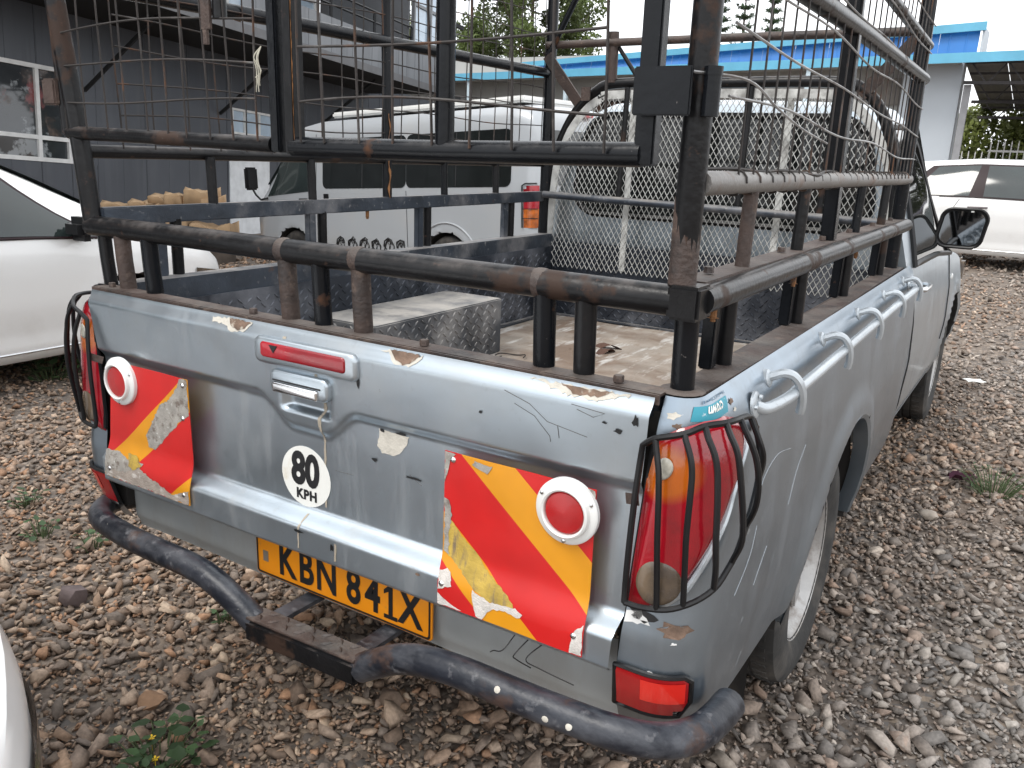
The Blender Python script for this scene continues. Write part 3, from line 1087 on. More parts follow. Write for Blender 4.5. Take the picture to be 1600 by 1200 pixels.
GUARD = [[(-.008, 1.056, .030), (.010, .93, .040), (.012, .785, .030)],
         [(.012, 1.072, .034), (.026, 1.01, .044), (.038, .93, .045), (.054, .788, .028)],
         [(.040, 1.086, .036), (.054, 1.036, .050), (.066, .936, .050), (.084, .800, .028)],
         [(.057, 1.098, .036), (.078, 1.036, .052), (.100, .905, .050), (.120, .826, .026)],
         [(.080, 1.100, .036), (.098, 1.048, .055), (.130, .926, .050), (.150, .860, .022)],
         [(.110, 1.098, .034), (.134, 1.038, .050), (.162, .962, .046), (.206, .900, .020)],
         [(.174, 1.086, .030), (.196, 1.024, .042), (.262, .955, .018)]]


def guard(side):
    q = MB()
    rr = .0052
    ctrl = [g_[0] for g_ in GUARD] + [(.225, 1.055, .022), (.255, 1.0, .020)] + [g_[-1] for g_ in GUARD[::-1]] + [(.002, .80, .030), (-.004, .93, .034)]
    cp = curve_pts([Vector(c) for c in ctrl + [ctrl[0]]], 5)[:-1]
    q.tube([S(c[0], c[1], c[2], side) for c in cp], rr, 8, closed=True)
    g = pt('lamp_guard', q, black_plastic, label='black welded wire lamp guard')
    for bar in GUARD[1:]:
        qb = MB()
        qb.tube([S(c[0], c[1], c[2], side) for c in curve_pts([Vector(c) for c in bar], 7)], rr, 8)
        pt('guard_bar', qb, black_plastic, g)
    for ends in (((.0, .965, .03), (-.028, .955, .012)), ((.245, 1.045, .02), (.275, 1.045, .004))):
        qb = MB()
        qb.bar(S(*ends[0], side), S(*ends[1], side), .002, .018)
        pt('guard_bracket', qb, rust_brown, g)


for sd in (1, -1):
    lamp(sd)
    guard(sd)
# dark strips added behind the tailgate gap, their colour standing in for shade
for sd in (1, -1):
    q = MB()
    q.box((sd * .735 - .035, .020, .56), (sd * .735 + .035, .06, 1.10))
    pt('gap_shade_strip', q, dark_void)
# lower corner reflectors
for sd in (1, -1):
    q = MB()
    q.grid(lambda s, z: S(s, z, .004 + .004 * min(1, 8 * min(s + .01, .132 - s) / .1), sd), np.linspace(.0, .125, 16), np.linspace(.572, .655, 10), keep=lambda s, z: not (s > .10 and z < .585))
    qq = pt('corner_reflector', q, red_reflector, smooth=60)
    q = MB()
    lp = [S(s, .659, .006, sd) for s in np.linspace(0, .115, 10)] + [S(.130, z, .006, sd) for z in np.linspace(.648, .60, 5)] + [S(s, .568, .006, sd) for s in np.linspace(.11, 0, 10)]
    q.tube(lp, .0048, 6, closed=True)
    pt('reflector_gasket', q, black_plastic, qq)
    q = MB()
    q.grid(lambda s, z: S(s, z, .0092, sd), np.linspace(.048, .118, 6), np.linspace(.600, .648, 5))
    pt('bright_reflector_facet', q, mat('bright_red_facet', (.78, .03, .02), .14, 0, coat=.6), qq)

# shop sticker, upside down on the corner, partly peeled
def on_corner(s, z, off=.0012):
    return S(s, z, off, 1)


q = MB()
q.grid(lambda s, z: on_corner(s, z), np.linspace(.048, .150, 12), np.linspace(1.094, 1.116, 4))
cs = pt('sticker', q, mat('teal_print', (.03, .26, .34), .45, 0, layers=[((.6, .62, .62), 60, .62, .68, .6, {})]), bed_side_r, label='peeling teal and white sticker upside down on the corner')


def corner_text(x, y):
    return on_corner(.098 - x, 1.106 - y, .0022)


t = text_mesh('crown', .020, .0006)
q = MB()
q.add([on_corner(.100 - x, 1.108 - y, .0022) for x, y, _ in t.v], t.f)
pt('sticker_lettering', q, sticker_white, bed_side_r, 0)
t = text_mesh('Free Sa E. Crown E', .011, .0002)
q = MB()
q.add([on_corner(.105 - x, 1.1215 - y * .5, .0020) for x, y, _ in t.v], t.f)
pt('sticker_lettering', q, mat('blue_ink', (.03, .09, .16), .5), bed_side_r, 0)
for i, (s, z, a, c) in enumerate([(.02, 1.10, .012, filler), (.03, 1.085, .01, bare_patch), (.17, 1.105, .012, bare_patch), (.185, 1.09, .008, filler), (.03, .757, .025, ink), (.09, .742, .035, bare_patch), (.02, .75, .03, white_paint), (.30, .85, .012, silver), (.06, .66, .01, white_paint), (.09, .72, .006, white_paint)]):
    q = MB()
    n = 14
    rs = [random.uniform(.5, 1.2) for _ in range(n)]
    q.v = [on_corner(max(.001, s + a * rs[k] * math.cos(2 * math.pi * k / n)), z + a * .5 * rs[k] * math.sin(2 * math.pi * k / n), .0009) for k in range(n)]
    q.f = [tuple(range(n))]
    pt('paint_chip', q, c, bed_side_r, 0)

q = MB()
for path in ([(.34, .90), (.38, .93), (.46, .945), (.56, .93)], [(.28, .74), (.33, .78), (.36, .84)], [(.42, .70), (.47, .76)], [(.60, .80), (.64, .86), (.70, .90)], [(.33, .965), (.35, .985)]):
    q.tube([on_corner(c[0], c[2], .0002) for c in curve_pts([(s_, 0, z_) for s_, z_ in path], 5)], .00035, 4)
pt('light_scratches', q, silver_tube, bed_side_r, kind='stuff')

# ------------------------------------------------------------------ side tie-down rail with hooks
q = MB()
q.tube(curve_pts([(.826, .244, 1.074), (.842, .27, 1.066), (.858, .35, 1.070), (.862, .44, 1.075), (.862, .9, 1.076), (.862, 1.5, 1.078), (.861, 2.02, 1.077), (.852, 2.12, 1.076), (.830, 2.15, 1.075)], 8), .0112, 12)
rail = pt('tie_down_rail', q, silver_tube, label='silver painted tube rail with rope hooks along the bed side')
for (y, z) in ((.244, 1.076), (2.15, 1.076)):
    q = MB()
    q.lathe([(.0001, .006), (.020, .006), (.024, .004), (.025, 0)], (xs(z) + .001, y, z), (1, 0, .15), 18)
    for a in (60, 180, 300):
        q.lathe([(.0001, .006), (.004, .005), (.005, 0)], (xs(z) + .007, y + .016 * math.cos(math.radians(a)), z + .016 * math.sin(math.radians(a))), (1, 0, 0), 6)
    pt('rail_flange', q, silver_tube, rail)
for y in (.351, .796, 1.22, 1.64, 2.05):
    q = MB()
    q.tube(curve_pts([(.812, y, 1.100), (.826, y + .004, 1.106), (.842, y + .010, 1.112), (.858, y + .018, 1.108), (.870, y + .026, 1.092), (.875, y + .034, 1.070), (.875, y + .040, 1.050), (.872, y + .044, 1.034)], 5), .0088, 8)
    h = pt('rope_hook', q, silver_tube, rail)
    q = MB()
    q.lathe([(.0001, .006), (.013, .006), (.017, .003), (.018, -.006)], (.816, y, 1.100), (1, 0, .25), 14)
    pt('hook_flange', q, silver_tube, rail)

# ------------------------------------------------------------------ rear step bumper
q = MB()
left = curve_pts([(-0.783, 0.087, 0.536), (-0.788, 0.036, 0.542), (-0.757, -0.017, 0.548), (-0.686, -0.064, 0.555), (-0.537, -0.095, 0.564), (-0.4, -0.102, 0.566), (-0.302, -0.102, 0.565), (-0.226, -0.102, 0.555), (-0.142, -0.102, 0.524), (-0.083, -0.102, 0.495)], 8)
q.tube(left, .0285, 18)
bumper = pt('rear_bumper', q, black_scuffed, label='dented dark tube bumper with a flat step in the middle')
q = MB()
right = curve_pts([(0.217, -0.102, 0.501), (0.255, -0.102, 0.525), (0.306, -0.102, 0.554), (0.367, -0.102, 0.574), (0.453, -0.102, 0.584), (0.546, -0.101, 0.584), (0.648, -0.099, 0.584), (0.755, -0.092, 0.585), (0.824, -0.064, 0.583), (0.861, -0.01, 0.578), (0.873, 0.057, 0.57), (0.877, 0.118, 0.565)], 8)
q.tube(right, .0290, 18, caps=False)
q.tube(right[-6:], .0255, 18, caps=False)
k_ = len(right)
pt('bumper_tube', q, black_scuffed, bumper)
q = MB()
q.bar((-.090, -.102, .487), (.222, -.102, .497), .056, .050, bev=.006)
pt('bumper_step', q, black_rusty, bumper)
q = MB()
q.bar((-.086, -.102, .5155), (.218, -.102, .5255), .050, .005, bev=.001)
lugs(q, (-.078, -.122, .5190), (1, 0, .034), (0, 1, 0), 7, 2, .038)
pt('step_tread', q, rust_brown, bumper)
for x in (-.035, .195):
    q = MB()
    q.bar((x - .02, -.085, .500), (x - .015, .16, .500), .040, .010)
    pt('bumper_bracket', q, black_scuffed, bumper)
for (p) in ((0.546, -0.1225, 0.598), (0.689, -0.117, 0.598), (0.732, -0.111, 0.599), (0.687, -0.1245, 0.587), (0.643, -0.1255, 0.585)):
    q = MB()
    dirv = Vector((0, -.85, .5)) if p[2] > .585 else Vector((.1, -1, 0))
    q.lathe([(.0001, .0014), (.004, .0012), (.0062, 0)], Vector(p) + dirv.normalized() * .003, dirv, 9)
    pt('paint_blob', q, filler, bumper)
# wires hanging from the plate lamp
for k in range(3):
    q = MB()
    q.tube(curve_pts([(.50 + .03 * k, .012, .625), (.49 + .025 * k, -.02, .60), (.465 + .05 * k, -.012, .585), (.45 + .09 * k, .0, .57)], 5), .0012, 5)
    pt('loose_wire', q, ink, bumper)

# chassis below the bed
q = MB()
for x in (-.42, .42):
    q.box((x - .04, .22, .44), (x + .04, 4.6, .55), .01)
q.box((-.5, .24, .45), (.5, .30, .54))
q.box((-.6, 1.10, .32), (.6, 1.30, .42), .04)
q.box((-.64, .45, .66), (.64, 2.2, .70))
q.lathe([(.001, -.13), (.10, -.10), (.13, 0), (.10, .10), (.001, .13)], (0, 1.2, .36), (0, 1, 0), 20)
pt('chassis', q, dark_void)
q = MB()
q.grid(lambda x, z: (x, .60 + .02 * math.sin(x * 20), z), np.linspace(.56, .79, 5), np.linspace(.20, .50, 5))
pt('mud_flap', q, dark_void)


# ------------------------------------------------------------------ wheels
def wheel(parent, c, r, w, side, off=None, rim=rim_m, spokes=6, hub=True):
    """tyre and rim; the outer face looks along +x*side (local)"""
    c = Vector(c)
    ax = Vector((side, 0, 0))
    q = MB()
    h = w / 2
    prof = [(r * .62, -h * .8), (r * .74, -h), (r * .90, -h * .98), (r * .975, -h * .86), (r, -h * .6), (r * .996, -h * .25), (r * .985, -h * .22), (r * .985, -h * .17), (r * .998, -h * .14), (r * .998, h * .14), (r * .985, h * .17), (r * .985, h * .22), (r * .996, h * .25), (r, h * .6), (r * .975, h * .86), (r * .90, h * .98), (r * .74, h), (r * .62, h * .8)]
    q.lathe(prof, c, ax, 56)
    for k in range(56):
        a = 2 * math.pi * k / 56
        for sgn in (-1, 1):
            m = Matrix.Translation(c) @ Matrix.Rotation(a, 4, 'X')
            q.box((sgn * h * .46 - h * .17, -r * .022, r * .985), (sgn * h * .46 + h * .2, r * .022, r * 1.006), 0, m)
    T = obj('tyre', q, tyre_m, parent, 35, None, off)
    q = MB()
    q.lathe([(r * .64, -h * .6), (r * .665, h * .72), (r * .64, h * .84), (r * .60, h * .74), (r * .56, h * .42), (r * .50, h * .34)], c, ax, 48)
    R_ = obj('rim', q, rim, parent, 40, None, off)
    q = MB()
    q.lathe([(r * .50, h * .10), (r * .3, h * .30), (r * .17, h * .46), (r * .15, h * .62), (r * .02, h * .68)], c, ax, 32)
    for k in range(spokes):
        a = 2 * math.pi * k / spokes
        e = Vector((0, math.cos(a), math.sin(a)))
        q.bar(c + ax * (h * .52) + e * r * .12, c + ax * (h * .44) + e * r * .57, r * .19, h * .16, up=ax, bev=.006)
    obj('rim_face', q, rim, parent, 40, None, off)
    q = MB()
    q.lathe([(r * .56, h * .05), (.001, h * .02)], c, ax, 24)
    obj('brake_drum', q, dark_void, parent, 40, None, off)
    return T


for (x, y, sd) in ((.70, 1.19, 1), (-.70, 1.19, -1), (.715, 4.17, 1), (-.715, 4.17, -1)):
    e = bpy.data.objects.new('wheel', None)
    COL.objects.link(e)
    e.parent = truck
    e.location = Vector((x, y, .352 + (.055 if y > 3 else 0))) - TL
    wheel(e, (0, 0, 0), .352, .205, sd)


# ------------------------------------------------------------------ lofted vehicle bodies
def loft(stations, section, cuts=(), flare=0.0, cap=True):
    """stations along local +X; section(x) gives the half profile [(y, z)...] from the sill up to the roof centre.
    cuts = (x, z, r) wheel arches"""
    b = MB()
    K = len(section(stations[0]))
    M = 2 * K - 1
    V = []
    for x in stations:
        h = section(x)
        for (y, z) in h:
            V.append(Vector((x, y, z)))
        for (y, z) in h[-2::-1]:
            V.append(Vector((x, -y, z)))
    F = []
    for i in range(len(stations) - 1):
        for j in range(M - 1):
            q = (i * M + j, (i + 1) * M + j, (i + 1) * M + j + 1, i * M + j + 1)
            c = sum((V[t] for t in q), Vector()) / 4
            if any(math.hypot(c.x - cx, c.z - cz) < r for cx, cz, r in cuts) and abs(c.y) > .35:
                continue
            F.append(q)
    used = {t for q in F for t in q}
    for t in used:
        p = V[t]
        if abs(p.y) < .35:
            continue
        for cx, cz, r in cuts:
            d = math.hypot(p.x - cx, p.z - cz)
            if d < r + .014:
                k = r / max(d, 1e-6)
                p.x, p.z = cx + (p.x - cx) * k, cz + (p.z - cz) * k
            elif d < r + .08 and flare:
                p.y += math.copysign(flare * (1 - smoothstep(r + .02, r + .08, d)), p.y)
    b.add(V, F)
    if cap:
        b.f.append(tuple(range(M)))
        b.f.append(tuple((len(stations) - 1) * M + j for j in range(M))[::-1])
    return b


def tab(xs_, ys_, smooth=.0):
    xs_, ys_ = np.array(xs_, float), np.array(ys_, float)

    def f(x):
        if smooth <= 0:
            return float(np.interp(x, xs_, ys_))
        k = np.linspace(-1, 1, 9) * smooth
        w = np.cos(np.linspace(-1, 1, 9) * math.pi / 2) + .05
        return float((np.interp(x + k, xs_, ys_) * w).sum() / w.sum())
    return f


def arch_liner(b, cx, cz, r, y_out, y_in):
    n0 = len(b.v)
    for i in range(21):
        a = math.radians(-8 + 196 * i / 20)
        b.v.append((cx + r * math.cos(a), y_out, cz + r * math.sin(a)))
        b.v.append((cx + r * math.cos(a), y_in, cz + r * math.sin(a)))
    for i in range(20):
        b.f.append((n0 + 2 * i, n0 + 2 * i + 1, n0 + 2 * i + 3, n0 + 2 * i + 2))
    n0 = len(b.v)
    b.v.append((cx, y_in, cz))
    for i in range(21):
        a = math.radians(-8 + 196 * i / 20)
        b.v.append((cx + r * math.cos(a), y_in, cz + r * math.sin(a)))
    for i in range(20):
        b.f.append((n0, n0 + 1 + i, n0 + 2 + i))


# ------------------------------------------------------------------ truck cab (local X = forward)
c_zr = tab([0, .06, .15, .6, .95, 1.55, 1.75, 2.4, 2.62, 2.75], [1.665, 1.705, 1.73, 1.75, 1.72, 1.15, 1.10, 1.02, .90, .80], .05)
c_zs = tab([0, 1.5, 1.9, 2.5, 2.75], [1.085, 1.06, 1.03, .93, .78])
c_wr = tab([0, 1.0, 1.5, 1.9, 2.5, 2.75], [.60, .60, .66, .66, .58, .50], .05)
c_ws = tab([0, 1.3, 2.2, 2.55, 2.75], [.800, .812, .815, .76, .66], .05)


def cab_section(x):
    zs1, zr1, ws1, wr1 = c_zs(x), c_zr(x), c_ws(x), c_wr(x)
    zb1 = .40
    low = []
    for t in np.linspace(0, 1, 22):
        z = zb1 + (zs1 - zb1) * t
        w = ws1 * float(np.interp(t, [0, .05, .2, .5, .75, 1], [.93, .985, 1.025, 1.045, 1.035, 1.0]))
        low.append((w, z))
    up = []
    ze = zr1 - .055 * min(1, (zr1 - zs1) / .3)
    for t in np.linspace(.12, 1, 8):
        up.append((ws1 + (wr1 - ws1) * t + .018 * math.sin(t * math.pi), zs1 + (ze - zs1) * t))
    up += [(wr1 * .96, ze + (zr1 - ze) * .55), (wr1 * .88, ze + (zr1 - ze) * .85), (wr1 * .6, zr1), (0, zr1 + .008)]
    return low + up


CAB0 = 2.31
CX = [(CAB0 + x) for x in np.linspace(0, 2.75, 110)]
lb = loft(list(np.linspace(0, 2.75, 110)), cab_section, cuts=[(4.17 - CAB0, .40, .415)], flare=.012)
mb = MB()
mb.add([(-p[1], CAB0 + p[0], p[2]) for p in lb.v], lb.f)
cab = pt('cab', mb, silver, smooth=35)


def cab_side(y, t, off, side=1):
    """point on the cab side between belt (t=0) and roof edge (t=1)"""
    x = y - CAB0
    zs1, zr1, ws1, wr1 = c_zs(x), c_zr(x), c_ws(x), c_wr(x)
    ze = zr1 - .055
    return Vector((side * (ws1 + (wr1 - ws1) * t + .018 * math.sin(t * math.pi) + off), y, zs1 + (ze - zs1) * t))


for sd in (1, -1):
    b = MB()
    Y0 = lambda t: 2.47 + .10 * t
    Y1 = lambda t: 3.78 - .62 * t
    b.grid(lambda t, u: cab_side(Y0(t) + (Y1(t) - Y0(t)) * u, .06 + t * .88, .004, sd), np.linspace(0, 1, 8), np.linspace(0, 1, 14))
    w = pt('side_window', b, glass_dark, cab)
    b = MB()
    lp = [cab_side(Y0(t), .06 + .88 * t, .006, sd) for t in np.linspace(0, 1, 8)] + [cab_side(Y0(1) + (Y1(1) - Y0(1)) * u, .94, .006, sd) for u in np.linspace(.1, 1, 8)] + [cab_side(Y1(t), .06 + .88 * t, .006, sd) for t in np.linspace(.9, 0, 8)] + [cab_side(Y0(0) + (Y1(0) - Y0(0)) * u, .06, .006, sd) for u in np.linspace(.9, .1, 8)]
    b.tube(lp, .013, 6, closed=True)
    pt('window_frame', b, black_plastic, cab)
    # door seams, handle
    b = MB()

    def side_low(y, t, off):
        sec = cab_section(y - CAB0)
        i = t * 21
        a = int(min(20, math.floor(i)))
        p, q = sec[a], sec[a + 1]
        f = i - a
        return Vector((sd * (p[0] + (q[0] - p[0]) * f + off), y, p[1] + (q[1] - p[1]) * f))
    b.tube([side_low(2.42 + .02 * t, t, .0015) for t in np.linspace(.1, 1, 14)], .004, 5)
    b.tube([side_low(3.62 + .12 * t, t, .0015) for t in np.linspace(.35, 1, 12)], .004, 5)
    b.tube([side_low(y, .10, .0015) for y in np.linspace(2.42, 3.66, 12)], .004, 5)
    pt('door_seam', b, ink, cab)
    b = MB()
    b.tube([side_low(2.56, .90, -.004), side_low(2.58, .90, .026), side_low(2.68, .905, .030), side_low(2.74, .905, .026), side_low(2.76, .905, -.004)], .010, 8)
    pt('door_handle', b, chrome, cab)
    b = MB()
    b.lathe([(.0001, .008), (.014, .006), (.018, 0)], side_low(3.86, .82, 0), (sd, 0, 0), 12)
    pt('side_indicator', b, white_paint, cab)
    b = MB()
    b.box((sd * .82 - .05, 4.84, .80) if sd > 0 else (-.82 - .0, 4.84, .80), (sd * .82 + .0, 4.99, .95) if sd > 0 else (-.82 + .05, 4.99, .95), .02)
    pt('headlight', b, clear_lens, cab)
    # liners
    b = MB()
    bb = MB()
    arch_liner(bb, 4.17, .40, .412, .80, .50)
    b.add([(sd * p[1], p[0], p[2]) for p in bb.v], bb.f)
    pt('arch_liner', b, dark_void, cab)
# windscreen
b = MB()
b.grid(lambda u, t: (u * (.62 + .10 * (1 - t)), CAB0 + 1.52 - .53 * t, 1.19 + (1.70 - 1.19) * t + .006), np.linspace(-1, 1, 10), np.linspace(.08, .95, 6))
pt('windscreen', b, glass_dark, cab)
# rear window
RW = [(x, z) for x, z in rrect(-.655, .655, 1.235, 1.665, .13, 8)]
b = MB()
b.prism([(x * (1 - .10 * (z - 1.235) / .42), CAB0 - .006, z) for x, z in RW], (0, .003, 0))
pt('rear_window', b, glass_dark, cab)
b = MB()
b.tube([(x * (1 - .10 * (z - 1.235) / .42), CAB0 - .006, z) for x, z in RW], .014, 6, closed=True)
pt('window_seal', b, black_plastic, cab)

# door mirrors
for sd in (1, -1):
    b = MB()
    pr_ = rrect(.775, .975, 1.135, 1.315, .05, 6)
    pr_ = [(x + (.012 if z > 1.2 else -.0), z) for x, z in pr_]
    rings = [(1.0, 3.30), (1.02, 3.325), (.96, 3.37), (.75, 3.41), (.35, 3.43)]
    cx = sum(p[0] for p in pr_) / len(pr_)
    cz = sum(p[1] for p in pr_) / len(pr_)
    k = len(pr_)
    for s_, y in rings:
        b.v.extend([(sd * (cx + (x - cx) * s_), y, cz + (z - cz) * s_) for x, z in pr_])
    for q_ in range(len(rings) - 1):
        for i in range(k):
            b.f.append((q_ * k + i, q_ * k + (i + 1) % k, (q_ + 1) * k + (i + 1) % k, (q_ + 1) * k + i))
    b.f.append(tuple((len(rings) - 1) * k + i for i in range(k)))
    b.tube([(sd * (cx + (x - cx) * .985), 3.302, cz + (z - cz) * .985) for x, z in pr_], .007, 6, closed=True)
    b.bar((sd * .72, 3.36, 1.135), (sd * .80, 3.35, 1.155), .06, .045, bev=.01)
    mo = pt('door_mirror', b, black_plastic, label='large black door mirror' if sd > 0 else None)
    b = MB()
    pm = [(cx + (x - cx) * .86, cz + (z - cz) * .86) for x, z in pr_]
    b.prism([(sd * x, 3.312 + .03 * (x - cx) * 0, z) for x, z in pm], (0, .004, 0))
    pt('mirror_glass', b, mirror_m, mo)
    b = MB()
    b.prism([(sd * (cx + (x - cx) * .95), 3.317, cz + (z - cz) * .95) for x, z in pr_], (0, .004, 0))
    pt('mirror_backing', b, black_plastic, mo)
    b = MB()
    b.box((sd * .915 - .006, 3.300, 1.300), (sd * .915 + .006, 3.306, 1.312))
    pt('mirror_clip', b, white_paint, mo)

# ------------------------------------------------------------------ the cage
YR, YF = .055, 2.235      # rear and front planes
ZT, Z1, Z2, Z3 = 1.131, 1.285, 1.445, 1.795
XR, XL = .757, -.765


def tube_obj(name, pts, r, m, parent, n=12, label=None):
    b = MB()
    b.tube(pts, r, n)
    return pt(name, b, m, parent, 40, label)


b = MB()
b.tube([(XL - .02, YR - .012, 1.276), (-.4, YR - .012, 1.277), (0, YR - .013, 1.275), (.4, YR - .014, 1.276), (XR - .012, YR - .014, 1.275)], .0245, 18)
cage = pt('cage', b, black_rusty, label='black welded steel tube cage with wire mesh sides and hanging rear gates')
# weld collars on the rear rail
for x in (-.110, .093, .50):
    q = MB()
    q.lathe([(.0245, -.012), (.0256, -.007), (.0258, 0), (.0255, .006), (.0245, .011)], (x, YR - .013, 1.276), (1, 0, 0), 18)
    pt('weld_bead', q, rust_brown, cage)
# flat bar on the tailgate top
q = MB()
q.bar((-.745, .032, 1.132), (.742, .032, 1.130), .044, .004)
q.bar((-.745, .0065, 1.125), (.742, .0065, 1.123), .0045, .016)
pt('tailgate_bar', q, rust_brown, cage)
for x in (-.70, -.20, .262, .66):
    q = MB()
    q.lathe([(.0001, .011), (.008, .011), (.009, .009), (.009, .0)], (x, .030, 1.134), (0, 0, 1), 6)
    pt('bolt', q, rust_brown, cage)
# short posts between tailgate and rear rail
for x, m, r in ((-.742, black_rusty, .016), (-.665, rust_brown, .019), (-.562, black, .0195), (-.108, rust_brown, .0195), (-.014, black, .0185), (.094, rust_brown, .0195), (.508, black, .0195), (.586, black_rusty, .0185)):
    y = YR - .004 if abs(x) < .7 else YR
    tube_obj('short_post', [(x, y, 1.132), (x + .001, y - .006, 1.20), (x, y - .008, 1.272)], r, m, cage)
tube_obj('short_post', [(.757, .062, 1.131), (.757, .055, 1.272)], .0195, black, cage)
q = MB()
q.lathe([(.0001, .004), (.030, .004), (.036, .002), (.038, 0)], (.757, .062, 1.130), (0, 0, 1), 14)
pt('weld_bead', q, rust_brown, cage)
# end caps of the rear rail
q = MB()
q.box((XR - .022, YR - .040, 1.249), (XR + .030, YR + .024, 1.302), .005)
pt('corner_cap', q, black_rusty, cage)
# rear corner posts
tube_obj('corner_post', [(XR - .012, YR - .005, 1.285), (XR - .008, YR - .012, 1.60), (XR - .004, YR - .02, 2.28)], .0215, black_rusty, cage, 16)
tube_obj('corner_post', [(XL - .012, YR - .01, 1.26), (XL - .030, YR - .015, 1.50), (XL - .052, YR - .03, 1.80), (XL - .075, YR - .04, 2.26)], .0225, black_rusty, cage, 16)
# bare primer left at the foot of the corner post
q = MB()
rr = random.Random(3)
n_ = 28
for i in range(n_):
    a = 2 * math.pi * i / n_
    zt2 = 1.40 + .03 * math.sin(a * 2 + 1) + rr.uniform(-.014, .014)
    for z in (1.300, zt2):
        q.v.append((XR - .0115 + .0219 * math.cos(a), YR - .0065 + .0219 * math.sin(a), z))
for i in range(n_):
    j = (i + 1) % n_
    q.f.append((2 * i, 2 * j, 2 * j + 1, 2 * i + 1))
pt('primer_patch', q, rust_brown, cage)
# side rails, left
q = MB()
q.bar((XL, YR, 1.298), (XL + .005, YF, 1.302), .030, .044, bev=.003)
pt('side_rail', q, steel_blue, cage)
q = MB()
q.bar((XL + .055, .09, 1.106), (XL + .060, YF - .01, 1.104), .006, .056)
q.bar((XL + .03, .09, 1.134), (XL + .032, YF - .01, 1.134), .058, .005)
pt('base_angle', q, steel_blue, cage)
tube_obj('side_rail', [(XL - .03, YR, 1.452), (XL - .01, 1.0, 1.450), (XL, YF, 1.448)], .0165, black_rusty, cage)
tube_obj('side_rail', [(XL - .045, YR - .02, 1.832), (XL - .01, .7, 1.832), (XL, 1.1, 1.830), (XL + .005, YF, 1.832)], .020, black, cage)
tube_obj('side_rail', [(XL - .07, YR - .04, 2.25), (XL, YF, 2.25)], .020, black, cage)
# side rails, right: angle iron over a tube
q = MB()
q.bar((XR - .008, YR + .02, 1.3015), (XR - .005, YF, 1.3045), .050, .005)
pt('side_rail', q, rust_brown, cage)
tube_obj('side_rail', [(XR + .018, YR + .0, 1.277), (XR + .020, 1.0, 1.281), (XR + .018, YF, 1.284)], .0225, black_rusty, cage, 16)
tube_obj('side_rail', [(XR, YR, 1.452), (XR + .004, 1.0, 1.452), (XR, YF, 1.447)], .0185, mat('bare_grey_tube', (.20, .19, .18), .5, .3, layers=[(RUST2, 9, .55, .7, .8, {'amount': .7}), ((.45, .44, .43), 14, .5, .7, .6, {'up': True, 'amount': .7})], bump=.15), cage)
tube_obj('side_rail', [(XR, YR, 1.790), (XR, 1.1, 1.795), (XR, YF, 1.790)], .021, black_rusty, cage)
tube_obj('side_rail', [(XR, YR, 2.25), (XR, YF, 2.25)], .020, black, cage)
tube_obj('brace', [(XR, 1.0, 1.93), (XR, 1.95, 1.905), (XR, YF, 1.90)], .016, black_rusty, cage)
for y in (.17, .62, 1.0, 1.33, 1.70, 2.05):
    q = MB()
    q.lathe([(.0001, .010), (.008, .010), (.009, .0)], (XR - .012, y, 1.3065), (0, 0, 1), 6)
    pt('bolt', q, rust_brown, cage)
for (x, y, z) in ((.770, .14, 1.250), (.768, .66, 1.250), (.766, 1.36, 1.252), (-.765, 1.03, 1.268), (-.765, 1.90, 1.270)):
    q = MB()
    q.lathe([(.006, .012), (.006, -.012), (.010, -.012), (.010, -.004), (.0001, -.004)][:3], (x, y, z), (0, 0, 1), 8)
    q.lathe([(.0001, -.018), (.0045, -.018), (.0045, .012)], (x, y, z), (0, 0, 1), 8)
    pt('hanging_bolt', q, rust_orange, cage)
# lower side posts in pairs
for y in (.23, .75, 1.275, 1.87):
    q = MB()
    q.bar((.738, y, 1.131), (.742, y - .004, 1.302), .030, .024, up=(1, 0, 0), bev=.003)
    pt('side_post', q, black, cage)
    tube_obj('side_post', [(.752, y + .048, 1.131), (.752, y + .046, 1.302)], .0155, black_rusty, cage)
for y in (.215, .76, 1.31, 1.90):
    q = MB()
    q.bar((XL + .002, y, 1.131), (XL + .002, y, 1.284), .030, .024, up=(1, 0, 0), bev=.003)
    pt('side_post', q, steel_blue, cage)
    tube_obj('side_post', [(XL + .002, y + .052, 1.131), (XL + .002, y + .052, 1.284)], .0155, black_rusty, cage)
# upper side posts, right
for y, top, m, r in ((.325, 1.445, rust_brown, .0135), (.715, 1.445, black_rusty, .0135), (1.37, 1.445, black, .0125), (1.80, 1.445, black_rusty, .0135)):
    tube_obj('side_post', [(XR - .004, y, 1.304), (XR - .002, y + .004, top)], r, m, cage)
q = MB()
q.bar((XR - .006, 1.035, 1.304), (XR - .004, .955, 2.25), .040, .034, up=(1, 0, 0), bev=.004)
pt('side_post', q, black, cage)
tube_obj('corner_post', [(XR - .008, YF - .04, 1.131), (XR - .008, YF - .05, 1.6), (XR - .012, YF - .09, 2.26)], .024, black, cage, 14)
